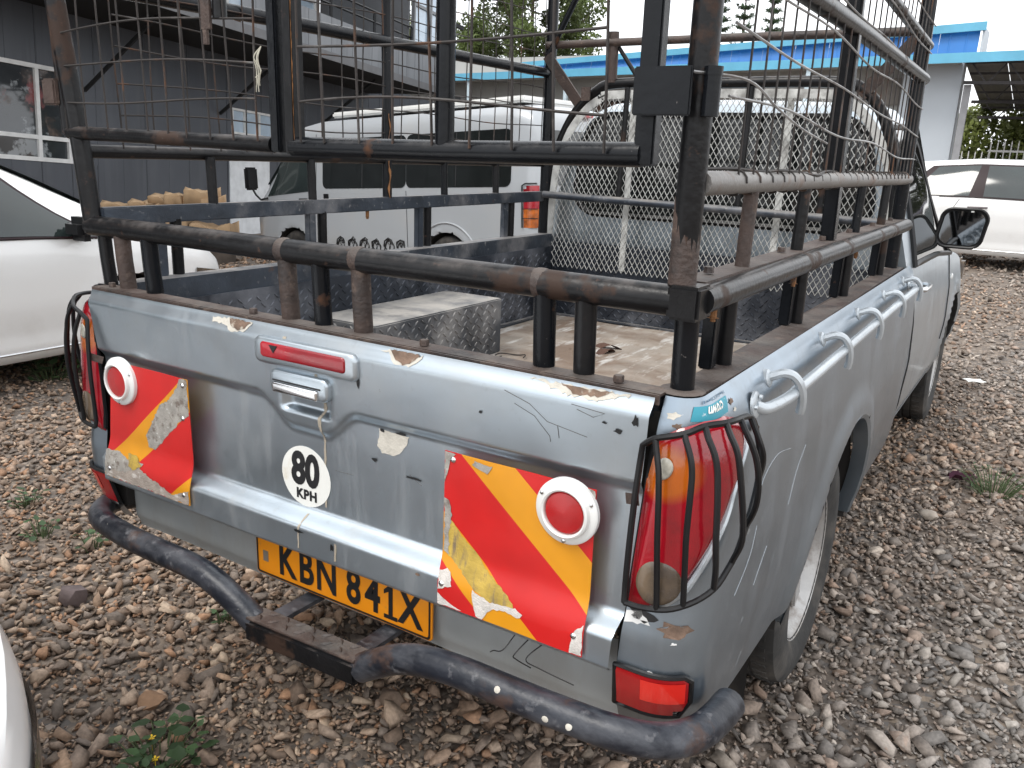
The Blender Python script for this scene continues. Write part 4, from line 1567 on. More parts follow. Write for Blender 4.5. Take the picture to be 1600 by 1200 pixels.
# upper side posts, left
for y, m in ((.395, black_rusty), (.775, black_rusty), (1.47, black), (1.83, black_rusty)):
    tube_obj('side_post', [(XL, y, 1.318), (XL - .004, y, 1.444)], .0135, m, cage)
tube_obj('side_post', [(XL, 1.135, 1.318), (XL - .004, 1.138, 1.70), (XL - .004, 1.138, 2.25)], .0165, black, cage)
rr = random.Random(18)
for (z0_, z1_, w_) in ((1.282, 1.445, .010), (1.46, 1.60, .005)):
    q = MB()
    for i in range(24):
        z = z0_ + (z1_ - z0_) * i / 23
        yc = 1.128 + .004 * math.sin(i * .5)
        h_ = w_ * (.5 + .4 * math.sin(i * .8) + rr.uniform(-.25, .25)) * .6 + .001
        for yy in (yc - h_, yc + h_):
            q.v.append((XL + .0168, yy, z))
        if i:
            k = len(q.v)
            q.f.append((k - 4, k - 3, k - 1, k - 2))
    pt('rust_run', q, rust_orange, cage)
tube_obj('corner_post', [(XL + .012, YF - .012, 1.131), (XL + .012, YF - .012, 2.26)], .024, black, cage, 14)
# front hoop, top bars and braces
hoop = curve_pts([(-.752, YF + .0, 1.14), (-.750, YF, 1.34), (-.700, YF, 1.52), (-.630, YF, 1.66), (-.535, YF, 1.752), (-.42, YF, 1.788), (0, YF, 1.786), (.44, YF, 1.785), (.56, YF, 1.757), (.648, YF, 1.655), (.700, YF, 1.50), (.722, YF, 1.34), (.728, YF, 1.14)], 7)
tube_obj('front_hoop', hoop, .021, black_rusty, cage, 14)
tube_obj('front_rail', [(XL, YF - .03, 1.945), (0, YF - .03, 1.948), (XR, YF - .03, 1.945)], .016, rust_brown, cage)
tube_obj('front_post', [(-.452, YF - .01, 1.79), (-.450, YF - .02, 1.99)], .021, rust_brown, cage)
tube_obj('brace', [(-.43, YF - .01, 1.93), (-.33, YF - .005, 1.80)], .009, black_rusty, cage)
for a, c in (((XL + .02, YF - .06, 1.90), (-.60, YF - .01, 1.70)), ((XR - .03, YF - .06, 1.92), (.555, YF - .01, 1.735))):
    q = MB()
    q.bar(a, c, .045, .010, up=(0, 1, 0))
    pt('brace_plate', q, rust_brown, cage)
q = MB()
q.box((-.575, YF - .05, 1.715), (-.535, YF - .04, 1.77))
pt('brace_tab', q, rust_brown, cage)
tube_obj('brace', [(XL + .01, YF - .05, 1.88), (XL + .13, YF - .05, 2.10), (XL + .21, YF - .05, 2.25)], .013, black, cage)
tube_obj('front_rail', [(-.735, YF - .055, 1.312), (-.3, YF - .055, 1.305), (.3, YF - .055, 1.296), (.708, YF - .055, 1.288)], .0155, steel_blue, cage)
tube_obj('front_rail', [(XL, YF - .03, 2.25), (XR, YF - .03, 2.25)], .02, black, cage)
tube_obj('rear_rail', [(XL - .07, YR - .04, 2.25), (XR, YR - .02, 2.25)], .02, black, cage)
for x, z0, z1 in ((-.375, 1.30, 1.77), (.150, 1.30, 1.77), (.468, 1.30, 1.77)):
    tube_obj('front_post', [(x, YF - .035, z0), (x + .004, YF - .02, z1)], .0115, black_rusty, cage)
# expanded metal guard in front of the cab window
MY = YF - .018


def hoop_inside(x, z):
    zt_ = float(np.interp(abs(x), [0, .40, .50, .58, .66, .70, .72], [1.742, 1.742, 1.722, 1.665, 1.55, 1.42, 1.10]))
    return z < zt_


q = MB()
dx, dz = .0245, .041
hw = .0016


def strand(b, x0, z0, x1, z1):
    d = Vector((x1 - x0, 0, z1 - z0))
    s = Vector((-d.z, 0, d.x)).normalized() * hw
    a, c = Vector((x0, MY, z0)), Vector((x1, MY, z1))
    o = Vector((0, -.0022, 0))
    b.add([a - s, a + s, c + s, c - s, a + o, c + o], [(0, 4, 5, 3), (4, 1, 2, 5), (0, 3, 2, 1)])


nzs = int((1.76 - .99) / dz * 2)
for j in range(nzs):
    z = .99 + j * dz / 2
    for i in range(-30, 31):
        x = (i + .5 * (j % 2)) * dx
        wob = .001 * math.sin(i * 1.7 + j)
        if hoop_inside(x, z + dz / 2):
            if hoop_inside(x + dx / 2, z + dz / 2):
                strand(q, x, z + wob, x + dx / 2, z + dz / 2 + wob)
            if hoop_inside(x - dx / 2, z + dz / 2):
                strand(q, x, z + wob, x - dx / 2, z + dz / 2 + wob)
mesh_panel = pt('expanded_mesh', q, expanded, cage, 0, kind='stuff')
q = MB()
fr = [Vector((x, MY + .004, z)) for x, z in [(-.722, 1.10), (-.70, 1.42), (-.66, 1.55), (-.58, 1.665), (-.50, 1.722), (-.40, 1.742), (.40, 1.742), (.50, 1.722), (.58, 1.665), (.66, 1.55), (.70, 1.42), (.722, 1.10)]]
frc = curve_pts(fr, 4)
for i in range(len(frc) - 1):
    q.bar(frc[i], frc[i + 1], .004, .036, up=(0, 1, 0)) if False else q.bar(frc[i], frc[i + 1], .034, .004, up=(0, 1, 0))
pt('mesh_frame', q, expanded, cage, 0)
for x in (-.345, -.030, .305):
    q = MB()
    q.bar((x, MY + .005, 1.0), (x + .004, MY + .005, 1.74), .026, .005, up=(0, 1, 0))
    pt('mesh_strap', q, expanded, cage, 0)


# welded wire panels
def wires(name, P, us, vs_, r, m, parent, wob=.006, jit=.008, hz=True, vt=True, seed=1, rh=None):
    """P(u, v) maps panel metres to space; vertical wires at us, level wires at vs_"""
    rr = random.Random(seed)
    b = MB()
    u0, u1, v0, v1 = us[0], us[-1], vs_[0], vs_[-1]
    if vt:
        for u in us:
            ph, am, ln = rr.uniform(0, 6), rr.uniform(.3, 1) * wob, rr.uniform(-jit, jit)
            b.tube([P(u + am * math.sin(ph + 9 * (v0 + (v1 - v0) * t)) + ln * t, v0 + (v1 - v0) * t) for t in np.linspace(0, 1, 13)], r, 5)
    if hz:
        for v in vs_[1:-1]:
            ph, am, ln = rr.uniform(0, 6), rr.uniform(.5, 1.3) * wob, rr.uniform(-jit, jit)
            b.tube([P(u0 + (u1 - u0) * t, v + am * math.sin(ph + 7 * (u0 + (u1 - u0) * t)) + ln * math.sin(3 * t + ph)) for t in np.linspace(0, 1, 31)], rh or r, 5)
    return pt(name, b, m, parent, 60, kind='stuff')


# left side: two storeys of wire
ysl = list(np.arange(.13, 2.2, .098))
wires('wire_panel', lambda u, v: Vector((XL + .002, u, v)), ysl, [1.46, 1.535, 1.61, 1.69, 1.765, 1.83, 1.90, 1.98, 2.06, 2.14, 2.24], .0022, wire_m, cage, seed=3)
# right side
ysr = list(np.arange(.20, 2.2, .078))
wires('wire_panel', lambda u, v: Vector((XR + .012, u, v)), ysr, [1.455, 1.9, 2.24], .0021, wire_m, cage, hz=False, seed=5, wob=.004)
wires('wire_panel', lambda u, v: Vector((XR + .016, u, v - .035 * (u - 1.2))), [.10, 2.2], [1.455, 1.545, 1.635, 1.725, 1.81, 1.90, 1.99, 2.08, 2.24], .0024, white_wire, cage, vt=False, seed=6, wob=.006, jit=.014)
q = MB()
rr = random.Random(4)
for i, y in enumerate(np.arange(.22, 2.15, .078)):
    q.tube([Vector((XR, y + .006 * math.sin(a), 1.452)) + Vector((math.cos(a), 0, math.sin(a))) * .0205 for a in np.linspace(0, 5.2, 12)], .0021, 5)
q.tube(curve_pts([(XR - .01, .10, 1.473), (XR, .22, 1.474), (XR + .004, .35, 1.470), (XR + .012, .46, 1.473), (XR + .006, .6, 1.470), (XR + .02, .72, 1.464), (XR + .012, .82, 1.472), (XR, 1.0, 1.471)], 6), .0028, 5)
pt('wire_wraps', q, wire_m, cage, kind='stuff')

# hanging gates at the rear: left leaf, right leaf
YD = .030
GZ = 1.486
q = MB()
q.tube([(-.815, YD, 1.494), (-.50, YD, 1.490), (-.118, YD, 1.484)], .0155, 12)
gl = pt('rear_gate', q, black_rusty, label='gate leaf of black tube and wire, hinged to the cage corner post')
q = MB()
q.bar((-.100, YD, 1.470), (-.106, YD, 2.20), .024, .030, up=(0, 1, 0), bev=.003)
pt('gate_stile', q, black, gl)
tube_obj('gate_stile', [(-.820, YD - .002, 1.49), (-.838, YD - .01, 2.20)], .013, black_rusty, gl)
tube_obj('gate_rail', [(-.838, YD - .01, 2.20), (-.106, YD, 2.20)], .014, black, gl)
wires('gate_wires', lambda u, v: Vector((u - .012 * (v - 1.49), YD - .012 + .006 * math.sin(u * 8), v)), list(np.arange(-.80, -.12, .073)), [1.49, 1.565, 1.64, 1.715, 1.79, 1.87, 1.95, 2.03, 2.11, 2.20], .0023, wire_m, gl, seed=11, wob=.005, jit=.02)
q = MB()
q.box((-.290, YD - .022, 1.70), (-.262, YD - .016, 1.80), .001)
q.box((-.284, YD - .024, 1.672), (-.270, YD - .018, 1.70), .001)
pt('gate_latch', q, rust_brown, gl)
q = MB()
q.tube([(-.246, YD - .01, 1.72), (-.246, YD - .01, 1.80)], .014, 10)
pt('latch_pin', q, black_rusty, gl)
for z in (1.585,):
    q = MB()
    q.box((-.868, YD - .028, z - .030), (-.818, YD - .012, z + .030), .004)
    pt('gate_hinge', q, rust_brown, gl)
q = MB()
for k in range(7):
    a_, b2 = random.uniform(-.008, .008), random.uniform(-.008, .008)
    q.tube(curve_pts([(-.126, YD - .016, 1.665), (-.134 + a_, YD - .024, 1.645), (-.128 + b2, YD - .022, 1.62), (-.136 + a_, YD - .02, 1.595 + 2 * b2)], 4), .0010, 4)
pt('tied_string', q, mat('pale_string', (.42, .40, .33), .9), gl)

q = MB()
q.tube([(-.062, YD, 1.482), (.3, YD, 1.484), (.672, YD, 1.490)], .0190, 14)
gr = pt('rear_gate', q, black, label='gate leaf of black tube and wire, latched beside the thick corner post')
q = MB()
q.bar((-.058, YD, 1.468), (-.060, YD, 2.20), .026, .032, up=(0, 1, 0), bev=.003)
pt('gate_stile', q, black_rusty, gr)
q = MB()
rr = random.Random(8)
prev = None
for i in range(46):
    z = 1.475 + i * .0075
    x1 = -.0465 + rr.uniform(-.001, .001)
    x0 = x1 - max(.0015, .006 + .004 * math.sin(i * .37) + rr.uniform(-.003, .003))
    q.v += [(x0, YD - .0135, z), (x1, YD - .0135, z)]
    if i:
        k = len(q.v)
        q.f.append((k - 4, k - 3, k - 1, k - 2))
pt('rust_run', q, rust_orange, gr)
tube_obj('gate_stile', [(.302, YD, 1.486), (.302, YD, 2.20)], .0165, black, gr)
q = MB()
q.bar((.678, YD, 1.474), (.676, YD, 2.20), .032, .026, up=(0, 1, 0), bev=.003)
pt('gate_stile', q, black, gr)
tube_obj('gate_rail', [(-.06, YD, 2.20), (.676, YD, 2.20)], .016, black, gr)
wires('gate_wires', lambda u, v: Vector((u - .02 * (v - 1.49), YD - .020 + .006 * math.sin(u * 8), v)), [-.02] + list(np.arange(.035, .66, .083)), [1.49, 1.555, 1.665, 1.775, 1.885, 1.995, 2.10, 2.20], .0025, wire_m, gr, seed=12, wob=.004, jit=.014)
q = MB()
q.box((.664, YD - .034, 1.545), (.752, YD - .026, 1.612), .002)
pt('latch_plate', q, black, gr)
q = MB()
q.tube([(.775, YD - .012, 1.545), (.775, YD - .012, 1.60)], .0125, 12)
q.tube([(.775, YD - .012, 1.60), (.775, YD - .012, 1.612)], .0135, 12)
pt('hinge_barrel', q, black, gr)
q = MB()
q.tube(curve_pts([(.745, YD - .03, 1.605), (.80, .10, 1.60), (.79, .3, 1.575), (.785, .5, 1.55), (.78, .75, 1.53)], 6), .0022, 5)
pt('loose_wire', q, white_wire, gr)

# ------------------------------------------------------------------ ground sheet and gravel
def ground_mat():
    m, nt, b = new_mat('gravel_soil')
    N, Lk = nt.nodes, nt.links
    co = N.new('ShaderNodeTexCoord')
    vo = N.new('ShaderNodeTexVoronoi')
    vo.inputs['Scale'].default_value = 42
    vo.inputs['Randomness'].default_value = 1
    Lk.new(co.outputs['Object'], vo.inputs['Vector'])
    rp = N.new('ShaderNodeValToRGB')
    cr = rp.color_ramp
    cr.elements[0].color = (.12, .096, .078, 1)
    cr.elements[1].color = (.31, .26, .22, 1)
    for p, c in ((.3, (.15, .12, .098)), (.55, (.115, .105, .098)), (.8, (.21, .165, .125))):
        e = cr.elements.new(p)
        e.color = (*c, 1)
    sp = N.new('ShaderNodeSeparateColor')
    Lk.new(vo.outputs['Color'], sp.inputs[0])
    Lk.new(sp.outputs[0], rp.inputs['Fac'])
    nz = N.new('ShaderNodeTexNoise')
    nz.inputs['Scale'].default_value = 1.1
    nz.inputs['Detail'].default_value = 8
    Lk.new(co.outputs['Object'], nz.inputs['Vector'])
    mr = N.new('ShaderNodeMapRange')
    mr.inputs['From Min'].default_value = .45
    mr.inputs['From Max'].default_value = .75
    Lk.new(nz.outputs['Fac'], mr.inputs['Value'])
    mx = N.new('ShaderNodeMixRGB')
    Lk.new(mr.outputs[0], mx.inputs[0])
    Lk.new(rp.outputs[0], mx.inputs[1])
    mx.inputs[2].default_value = (.19, .145, .112, 1)
    Lk.new(mx.outputs[0], b.inputs['Base Color'])
    b.inputs['Roughness'].default_value = .95
    bp = N.new('ShaderNodeBump')
    bp.inputs['Strength'].default_value = .9
    bp.inputs['Distance'].default_value = .012
    Lk.new(vo.outputs['Distance'], bp.inputs['Height'])
    bp.invert = True
    Lk.new(bp.outputs[0], b.inputs['Normal'])
    return m


GM = ground_mat()
q = MB()
gx = np.concatenate([[-400, -120, -60, -40], np.linspace(-30, 30, 121), [40, 60, 120, 400]])
gy = np.concatenate([[-100, -40, -15], np.linspace(-8, 36, 89), [45, 60, 120, 500]])
q.grid(lambda x, y: (x, y, ground_z(x, y) - .004), gx, gy)
g = obj('ground', q, GM, None, 60)
g['kind'] = 'structure'
g['label'] = 'open yard of packed brown earth and loose gravel'


def stone_mat():
    m, nt, b = new_mat('gravel_stone')
    N, Lk = nt.nodes, nt.links
    at = N.new('ShaderNodeAttribute')
    at.attribute_name = 'tone'
    co = N.new('ShaderNodeTexCoord')
    nz = N.new('ShaderNodeTexNoise')
    nz.inputs['Scale'].default_value = 90
    nz.inputs['Detail'].default_value = 5
    Lk.new(co.outputs['Object'], nz.inputs['Vector'])
    mx = N.new('ShaderNodeMixRGB')
    mx.blend_type = 'MULTIPLY'
    mx.inputs[0].default_value = .75
    mr = N.new('ShaderNodeMapRange')
    mr.inputs['From Min'].default_value = .25
    mr.inputs['From Max'].default_value = .75
    mr.inputs['To Min'].default_value = .55
    mr.inputs['To Max'].default_value = 1.35
    Lk.new(nz.outputs['Fac'], mr.inputs['Value'])
    Lk.new(at.outputs['Color'], mx.inputs[1])
    Lk.new(mr.outputs[0], mx.inputs[2])
    Lk.new(mx.outputs[0], b.inputs['Base Color'])
    b.inputs['Roughness'].default_value = .85
    bp = N.new('ShaderNodeBump')
    bp.inputs['Strength'].default_value = .35
    bp.inputs['Distance'].default_value = .004
    Lk.new(nz.outputs['Fac'], bp.inputs['Height'])
    Lk.new(bp.outputs[0], b.inputs['Normal'])
    return m


STONE = stone_mat()


def stone_template(seed, n=11):
    r = np.random.default_rng(seed)
    p = r.normal(size=(n, 3))
    p /= np.linalg.norm(p, axis=1)[:, None]
    p *= r.uniform(.78, 1.08, (n, 1))
    p *= np.array([1.0, r.uniform(.55, .92), r.uniform(.32, .62)])
    bm = bmesh.new()
    for c in p:
        bm.verts.new(c)
    bmesh.ops.convex_hull(bm, input=bm.verts[:])
    for v in [v for v in bm.verts if not v.link_faces]:
        bm.verts.remove(v)
    bmesh.ops.triangulate(bm, faces=bm.faces[:])
    bm.verts.index_update()
    V = np.array([v.co[:] for v in bm.verts])
    F = np.array([[v.index for v in f.verts] for f in bm.faces])
    bm.free()
    return V, F


TEMPL = [stone_template(100 + i, 9 + i % 5) for i in range(20)]
PAL = np.array([1.38, 1.30, 1.21]) * np.array([(.22, .175, .145), (.18, .155, .138), (.255, .215, .185), (.15, .122, .104), (.29, .245, .21), (.25, .165, .115), (.14, .128, .122), (.20, .152, .12), (.32, .28, .24), (.21, .18, .162), (.17, .155, .148), (.27, .205, .16)])


def in_view(x, y, margin=.35):
    vx, vy = x - CAM.x, y - CAM.y
    f = np.array([_fw.x, _fw.y]) / math.hypot(_fw.x, _fw.y)
    r = np.array([f[1], -f[0]])
    d = vx * f[0] + vy * f[1]
    s = vx * r[0] + vy * r[1]
    return (d > .25) & (np.abs(s) < d * (.62 + margin * .4) + .5)


Vs, Fs, Cs = [], [], []
nv = 0


def scatter(r0, r1, dens, smin, smax, seed, lift=.25):
    global nv
    r = np.random.default_rng(seed)
    area = math.pi * (r1 * r1 - r0 * r0)
    n = int(area * dens)
    rad = np.sqrt(r.uniform(r0 * r0, r1 * r1, n))
    ang = r.uniform(0, 2 * math.pi, n)
    x = CAM.x + rad * np.cos(ang)
    y = CAM.y + rad * np.sin(ang)
    keep = in_view(x, y) & ~((x < -9.5) & (y > 4))
    x, y = x[keep], y[keep]
    n = len(x)
    size = smin * (smax / smin) ** (r.beta(1.1, 2.6, n))
    z = np_ground(x, y)
    tid = r.integers(0, len(TEMPL), n)
    for t in range(len(TEMPL)):
        ii = np.nonzero(tid == t)[0]
        if not len(ii):
            continue
        V, F = TEMPL[t]
        k = len(ii)
        a = r.uniform(0, 2 * math.pi, k)
        tx = r.normal(0, .34, k)
        ty = r.normal(0, .34, k)
        ca, sa = np.cos(a), np.sin(a)
        P = np.repeat(V[None], k, 0) * size[ii][:, None, None]
        X = P[:, :, 0] * ca[:, None] - P[:, :, 1] * sa[:, None]
        Y = P[:, :, 0] * sa[:, None] + P[:, :, 1] * ca[:, None]
        Z = P[:, :, 2] + X * tx[:, None] + Y * ty[:, None]
        W = np.stack([X + x[ii][:, None], Y + y[ii][:, None], Z + (z[ii] + size[ii] * lift)[:, None]], -1)
        Vs.append(W.reshape(-1, 3))
        m = len(V)
        Fs.append((F[None] + (np.arange(k) * m)[:, None, None] + nv).reshape(-1, 3))
        nv += k * m
        c = PAL[r.integers(0, len(PAL), k)] * r.uniform(.68, 1.30, (k, 1))
        # browner earth-stained stone on the tailgate side, greyer stone towards the right
        w = np.clip((x[ii] - .2 + .4 * np.sin(y[ii] * 1.3)) / 1.6, 0, 1)[:, None]
        g_ = c.mean(1, keepdims=True)
        c = (c * np.array([1.02, .955, .89])) * (1 - w) + (c * .35 + g_ * .65 * np.array([1.03, 1.0, .95])) * w
        Cs.append(np.repeat(c, m, 0))


scatter(.3, 2.4, 4200, .006, .024, 1)
scatter(.3, 3.2, 330, .020, .052, 11, .35)
scatter(.5, 2.3, 40, .040, .066, 13, .30)
scatter(2.4, 4.2, 2300, .009, .030, 2)
scatter(3.2, 5.0, 160, .022, .05, 12, .35)
scatter(4.2, 7.0, 1000, .013, .040, 3)
scatter(7.0, 11.5, 260, .02, .05, 4)
scatter(11.5, 18, 80, .03, .06, 5)
V = np.concatenate(Vs)
F = np.concatenate(Fs)
Cc = np.concatenate(Cs)
me = bpy.data.meshes.new('gravel')
me.vertices.add(len(V))
me.vertices.foreach_set('co', V.astype(np.float32).ravel())
me.loops.add(len(F) * 3)
me.loops.foreach_set('vertex_index', F.astype(np.int32).ravel())
me.polygons.add(len(F))
me.polygons.foreach_set('loop_start', np.arange(0, len(F) * 3, 3, dtype=np.int32))
me.update(calc_edges=True)
ca = me.color_attributes.new('tone', 'FLOAT_COLOR', 'POINT')
ca.data.foreach_set('color', np.concatenate([Cc, np.ones((len(Cc), 1))], 1).astype(np.float32).ravel())
me.materials.append(STONE)
gv = bpy.data.objects.new('gravel', me)
COL.objects.link(gv)
gv['kind'] = 'stuff'
gv['label'] = 'loose angular grey and brown gravel covering the yard'


# ------------------------------------------------------------------ parked cars
glass_green = mat('car_window_glass', (.018, .026, .025), .05, 0, vary=.3, vscale=2.5, spec=.8)
chrome_trim = mat('bright_trim', (.6, .6, .6), .2, .9)
seat_grey = mat('interior_grey', (.10, .095, .09), .9)


def sedan(name, label, loc, rz, paint, trim, group=None, wagon=False, L=4.5, tilt=None, detail=True, roof=1.46):
    """local X forward (0 = rear bumper), Y left, Z up"""
    T = thing(name, label, 'car', loc, rz, group, tilt)
    dr = roof - 1.46
    if wagon:
        zr = tab([0, .06, .35, .75, 1.5, 2.3, 2.8, 3.2, 3.66, 4.2, 4.42, 4.5], [.80, 1.0, 1.28, 1.40 + dr, 1.46 + dr, 1.46 + dr, 1.40 + dr, 1.22, .985, .88, .72, .58], .09)
    else:
        zr = tab([0, .08, .70, .95, 1.65, 2.2, 2.75, 3.15, 3.66, 4.2, 4.42, 4.5], [.78, .97, 1.02, 1.05, 1.38 + dr, 1.46 + dr, 1.41 + dr, 1.23, .975, .87, .72, .58], .09)
    zsf = tab([0, .1, 1.5, 3.0, 3.7, 4.2, 4.42, 4.5], [.72, .90, .925, .905, .875, .78, .64, .52], .06)
    wsf = tab([0, .1, .4, 1.5, 3.2, 3.9, 4.25, 4.42, 4.5], [.62, .72, .80, .825, .82, .80, .74, .64, .52], .08)
    wrf = tab([0, .8, 1.5, 2.6, 3.3, 3.7, 4.2, 4.5], [.58, .54, .56, .55, .62, .68, .62, .44], .1)

    def sec(x):
        zs1, zr1, ws1, wr1 = zsf(x), zr(x), wsf(x), wrf(x)
        zb1 = .19 + .03 * smoothstep(4.1, 4.5, x) + .05 * smoothstep(.5, 0, x)
        low = [(ws1 * .80, zb1 - .01)]
        for t in np.linspace(0, 1, 20):
            z = zb1 + (zs1 - zb1) * t
            low.append((ws1 * float(np.interp(t, [0, .06, .14, .2, .45, .72, .86, 1], [.93, .99, 1.005, .995, 1.028, 1.035, 1.03, 1.0])), z))
        zr1 = max(zr1, zs1 + .025)
        ze = zr1 - .06 * min(1, (zr1 - zs1) / .3)
        wr1 = min(wr1, ws1 * .9)
        up = [(ws1 + (wr1 - ws1) * t + .02 * math.sin(t * math.pi) * min(1, (zr1 - zs1) / .3), zs1 + (ze - zs1) * t) for t in np.linspace(.12, 1, 8)]
        up += [(wr1 * .965, ze + (zr1 - ze) * .5), (wr1 * .89, ze + (zr1 - ze) * .85), (wr1 * .55, zr1), (0, zr1 + .01)]
        return low + up
    xsn = list(np.linspace(0, L, 120))
    b = loft(xsn, sec, cuts=[(.92, .31, .345), (3.56, .31, .345)], flare=.010)
    body = obj('body', b, paint, T, 35)

    def side(x, t, off, sd):
        zs1, zr1, ws1, wr1 = zsf(x), zr(x), wsf(x), wrf(x)
        ze = zr1 - .06 * min(1, (zr1 - zs1) / .3)
        wr1 = min(wr1, ws1 * .9)
        return Vector((x, sd * (ws1 + (wr1 - ws1) * t + .02 * math.sin(t * math.pi) * min(1, (zr1 - zs1) / .3) + off), zs1 + (ze - zs1) * t))

    def lowp(x, z, off, sd):
        s = sec(x)[:22]
        zz = [p[1] for p in s]
        return Vector((x, sd * (float(np.interp(z, zz, [p[0] for p in s])) + off), z))
    for sd in (-1, 1):
        q = MB()
        for (cx, r) in ((.92, .343), (3.56, .343)):
            n0 = len(q.v)
            bb = MB()
            arch_liner(bb, cx, .31, r, .80, .50)
            q.add([(p[0], sd * p[1], p[2]) for p in bb.v], bb.f)
        obj('arch_liner', q, dark_void, body, 40)
        # dark surround, then the panes
        x0 = (.55, 1.25) if wagon else (1.02, 1.55)
        q = MB()
        A = lambda t: x0[0] + (x0[1] - x0[0]) * t if not wagon else .50 + .45 * t
        B = lambda t: 3.52 - .58 * t
        q.grid(lambda u, t: side(A(t) + (B(t) - A(t)) * u, .02 + .96 * t, .003, sd), np.linspace(0, 1, 26), np.linspace(0, 1, 8))
        obj('window_surround', q, trim, body, 40)
        panes = [((lambda t: 1.62 + .0 * t), (lambda t: 2.30)), ((lambda t: 2.42), (lambda t: 3.47 - .545 * t))] if wagon else [((lambda t: 1.30 + .30 * t), (lambda t: 2.28)), ((lambda t: 2.40), (lambda t: 3.47 - .545 * t))]
        if wagon:
            panes.insert(0, ((lambda t: .72 + .30 * t), (lambda t: 1.45 + .08 * t)))
        for (fa, fb) in panes:
            q = MB()
            q.grid(lambda u, t: side(fa(t) + (fb(t) - fa(t)) * u, .05 + .885 * t, .0065, sd), np.linspace(0, 1, 12), np.linspace(0, 1, 8))
            obj('side_window', q, glass_green, body, 40)
        if not detail:
            continue
        q = MB()
        q.tube([side(x, .02, .006, sd) for x in np.linspace(1.1, 3.5, 24)], .008, 6)
        obj('belt_trim', q, trim, body, 40)
        q = MB()
        for xx in (2.36,):
            q.tube([lowp(xx + .02 * math.sin(3 * t), .26 + (.90 - .26) * t, .0012, sd) for t in np.linspace(0, 1, 14)], .0035, 5)
        obj('door_seam', q, ink, body, 40)
        q = MB()
        q.tube([lowp(3.45 + .10 * math.sin(2 * t), .26 + (.87 - .26) * t, .0012, sd) for t in np.linspace(0, 1, 14)], .0035, 5)
        obj('door_seam', q, ink, body, 40)
        q = MB()
        q.tube([lowp(1.30 - .26 * math.sin(math.pi * min(1, t * 1.3) / 2) * (1 - t) + .05 * t, .26 + (.90 - .26) * t, .0012, sd) for t in np.linspace(0, 1, 14)], .0035, 5)
        obj('door_seam', q, ink, body, 40)
        q = MB()
        q.tube([lowp(x, .255, .002, sd) for x in np.linspace(1.28, 3.22, 24)], .007, 6)
        obj('sill_trim', q, chrome_trim, body, 40)
        for hx in (1.58, 2.62):
            q = MB()
            q.tube([lowp(hx - .11, .80, -.006, sd), lowp(hx - .095, .80, .030, sd), lowp(hx, .803, .036, sd), lowp(hx + .095, .805, .030, sd), lowp(hx + .11, .805, -.006, sd)], .013, 8)
            obj('door_handle', q, mat('dark_grey_handle', (.10, .08, .085), .35) if paint is white_car else paint, body, 40)  # dark grey handles on the white cars, body colour otherwise
        q = MB()
        c = side(3.24, .06, .09, sd)
        q.box((c.x - .07, c.y - .10, c.z - .02), (c.x + .05, c.y + .10, c.z + .12), .04)
        q.bar(side(3.30, .05, -.02, sd), side(3.26, .08, .05, sd), .03, .04)
        obj('door_mirror', q, black_plastic, body, 40)
        q = MB()
        q.grid(lambda u, t: lowp(4.10 + .28 * u, .52 + .12 * t - .05 * u, .010, sd), np.linspace(0, 1, 20), np.linspace(0, 1, 9))
        obj('headlight', q, clear_lens, body, 40)
        q = MB()
        q.grid(lambda u, t: lowp(.03 + .28 * u, .70 + .16 * t, .006, sd), np.linspace(0, 1, 8), np.linspace(0, 1, 5))
        obj('tail_light', q, red_lens, body, 40)
    # windscreen and rear glass
    q = MB()
    q.grid(lambda u, v: Vector((3.60 - .66 * v, u * (.62 - .09 * v), zr(3.60 - .66 * v) + .012)), np.linspace(-1, 1, 10), np.linspace(.06, .95, 8))
    obj('windscreen', q, glass_green, body, 40)
    if not wagon:
        q = MB()
        q.grid(lambda u, v: Vector((1.02 + .60 * v, u * (.54 - .06 * v), zr(1.02 + .60 * v) + .012)), np.linspace(-1, 1, 10), np.linspace(.06, .95, 8))
        obj('rear_window', q, glass_green, body, 40)
    for (x, y, sd) in ((.92, -.70, -1), (.92, .70, 1), (3.56, -.70, -1), (3.56, .70, 1)):
        e = bpy.data.objects.new('wheel', None)
        COL.objects.link(e)
        e.parent = T
        e.location = (x, y, .31)
        e.rotation_euler = (0, 0, math.pi / 2 * 1)
        wheel(e, (0, 0, 0), .31, .19, 1 if sd > 0 else -1, None, chrome_trim, 8)
    return T


sedan('parked_car', 'white saloon car with dark windows, parked beside the truck tailgate', (-4.535, -1.50, 0), math.pi / 2, white_car, trim_maroon)
sedan('parked_car', 'white estate car parked beyond the truck cab and its door mirror', (-1.15, 12.48, .22), 0, white_car, trim_maroon, wagon=True, roof=1.43)
sedan('parked_car', 'dark plum car of which only the roof shows behind the white estate car', (.10, 17.0, .28), 0, mat('dark_plum_paint', (.03, .022, .04), .2, .3, coat=.7), trim_maroon, wagon=True, detail=False, roof=1.50)
sedan('parked_car', 'white car of which only the rounded front corner shows at the bottom edge', (-4.28, -1.362, 0), .0, white_car, black_plastic)

# ------------------------------------------------------------------ white van
VL = 4.695
van = thing('minibus_van', 'white minibus van with black lettering, side-on behind the cage', 'van', (-2.80, 6.70, .06), math.radians(173.9), None, (0, .0594))
v_zr = tab([0, .05, .25, 3.2, 3.6, 4.30, 4.5, 4.66, 4.695], [1.70, 1.86, 1.93, 1.93, 1.88, 1.20, .98, .72, .5], .08)
v_zs = tab([0, 3.4, 4.3, 4.6, 4.695], [1.12, 1.12, 1.05, .80, .5], .05)
v_ws = tab([0, .08, .3, 4.0, 4.4, 4.62, 4.695], [.76, .815, .84, .845, .80, .70, .55], .05)
v_wr = tab([0, .3, 3.5, 4.2, 4.695], [.66, .70, .70, .70, .5], .05)


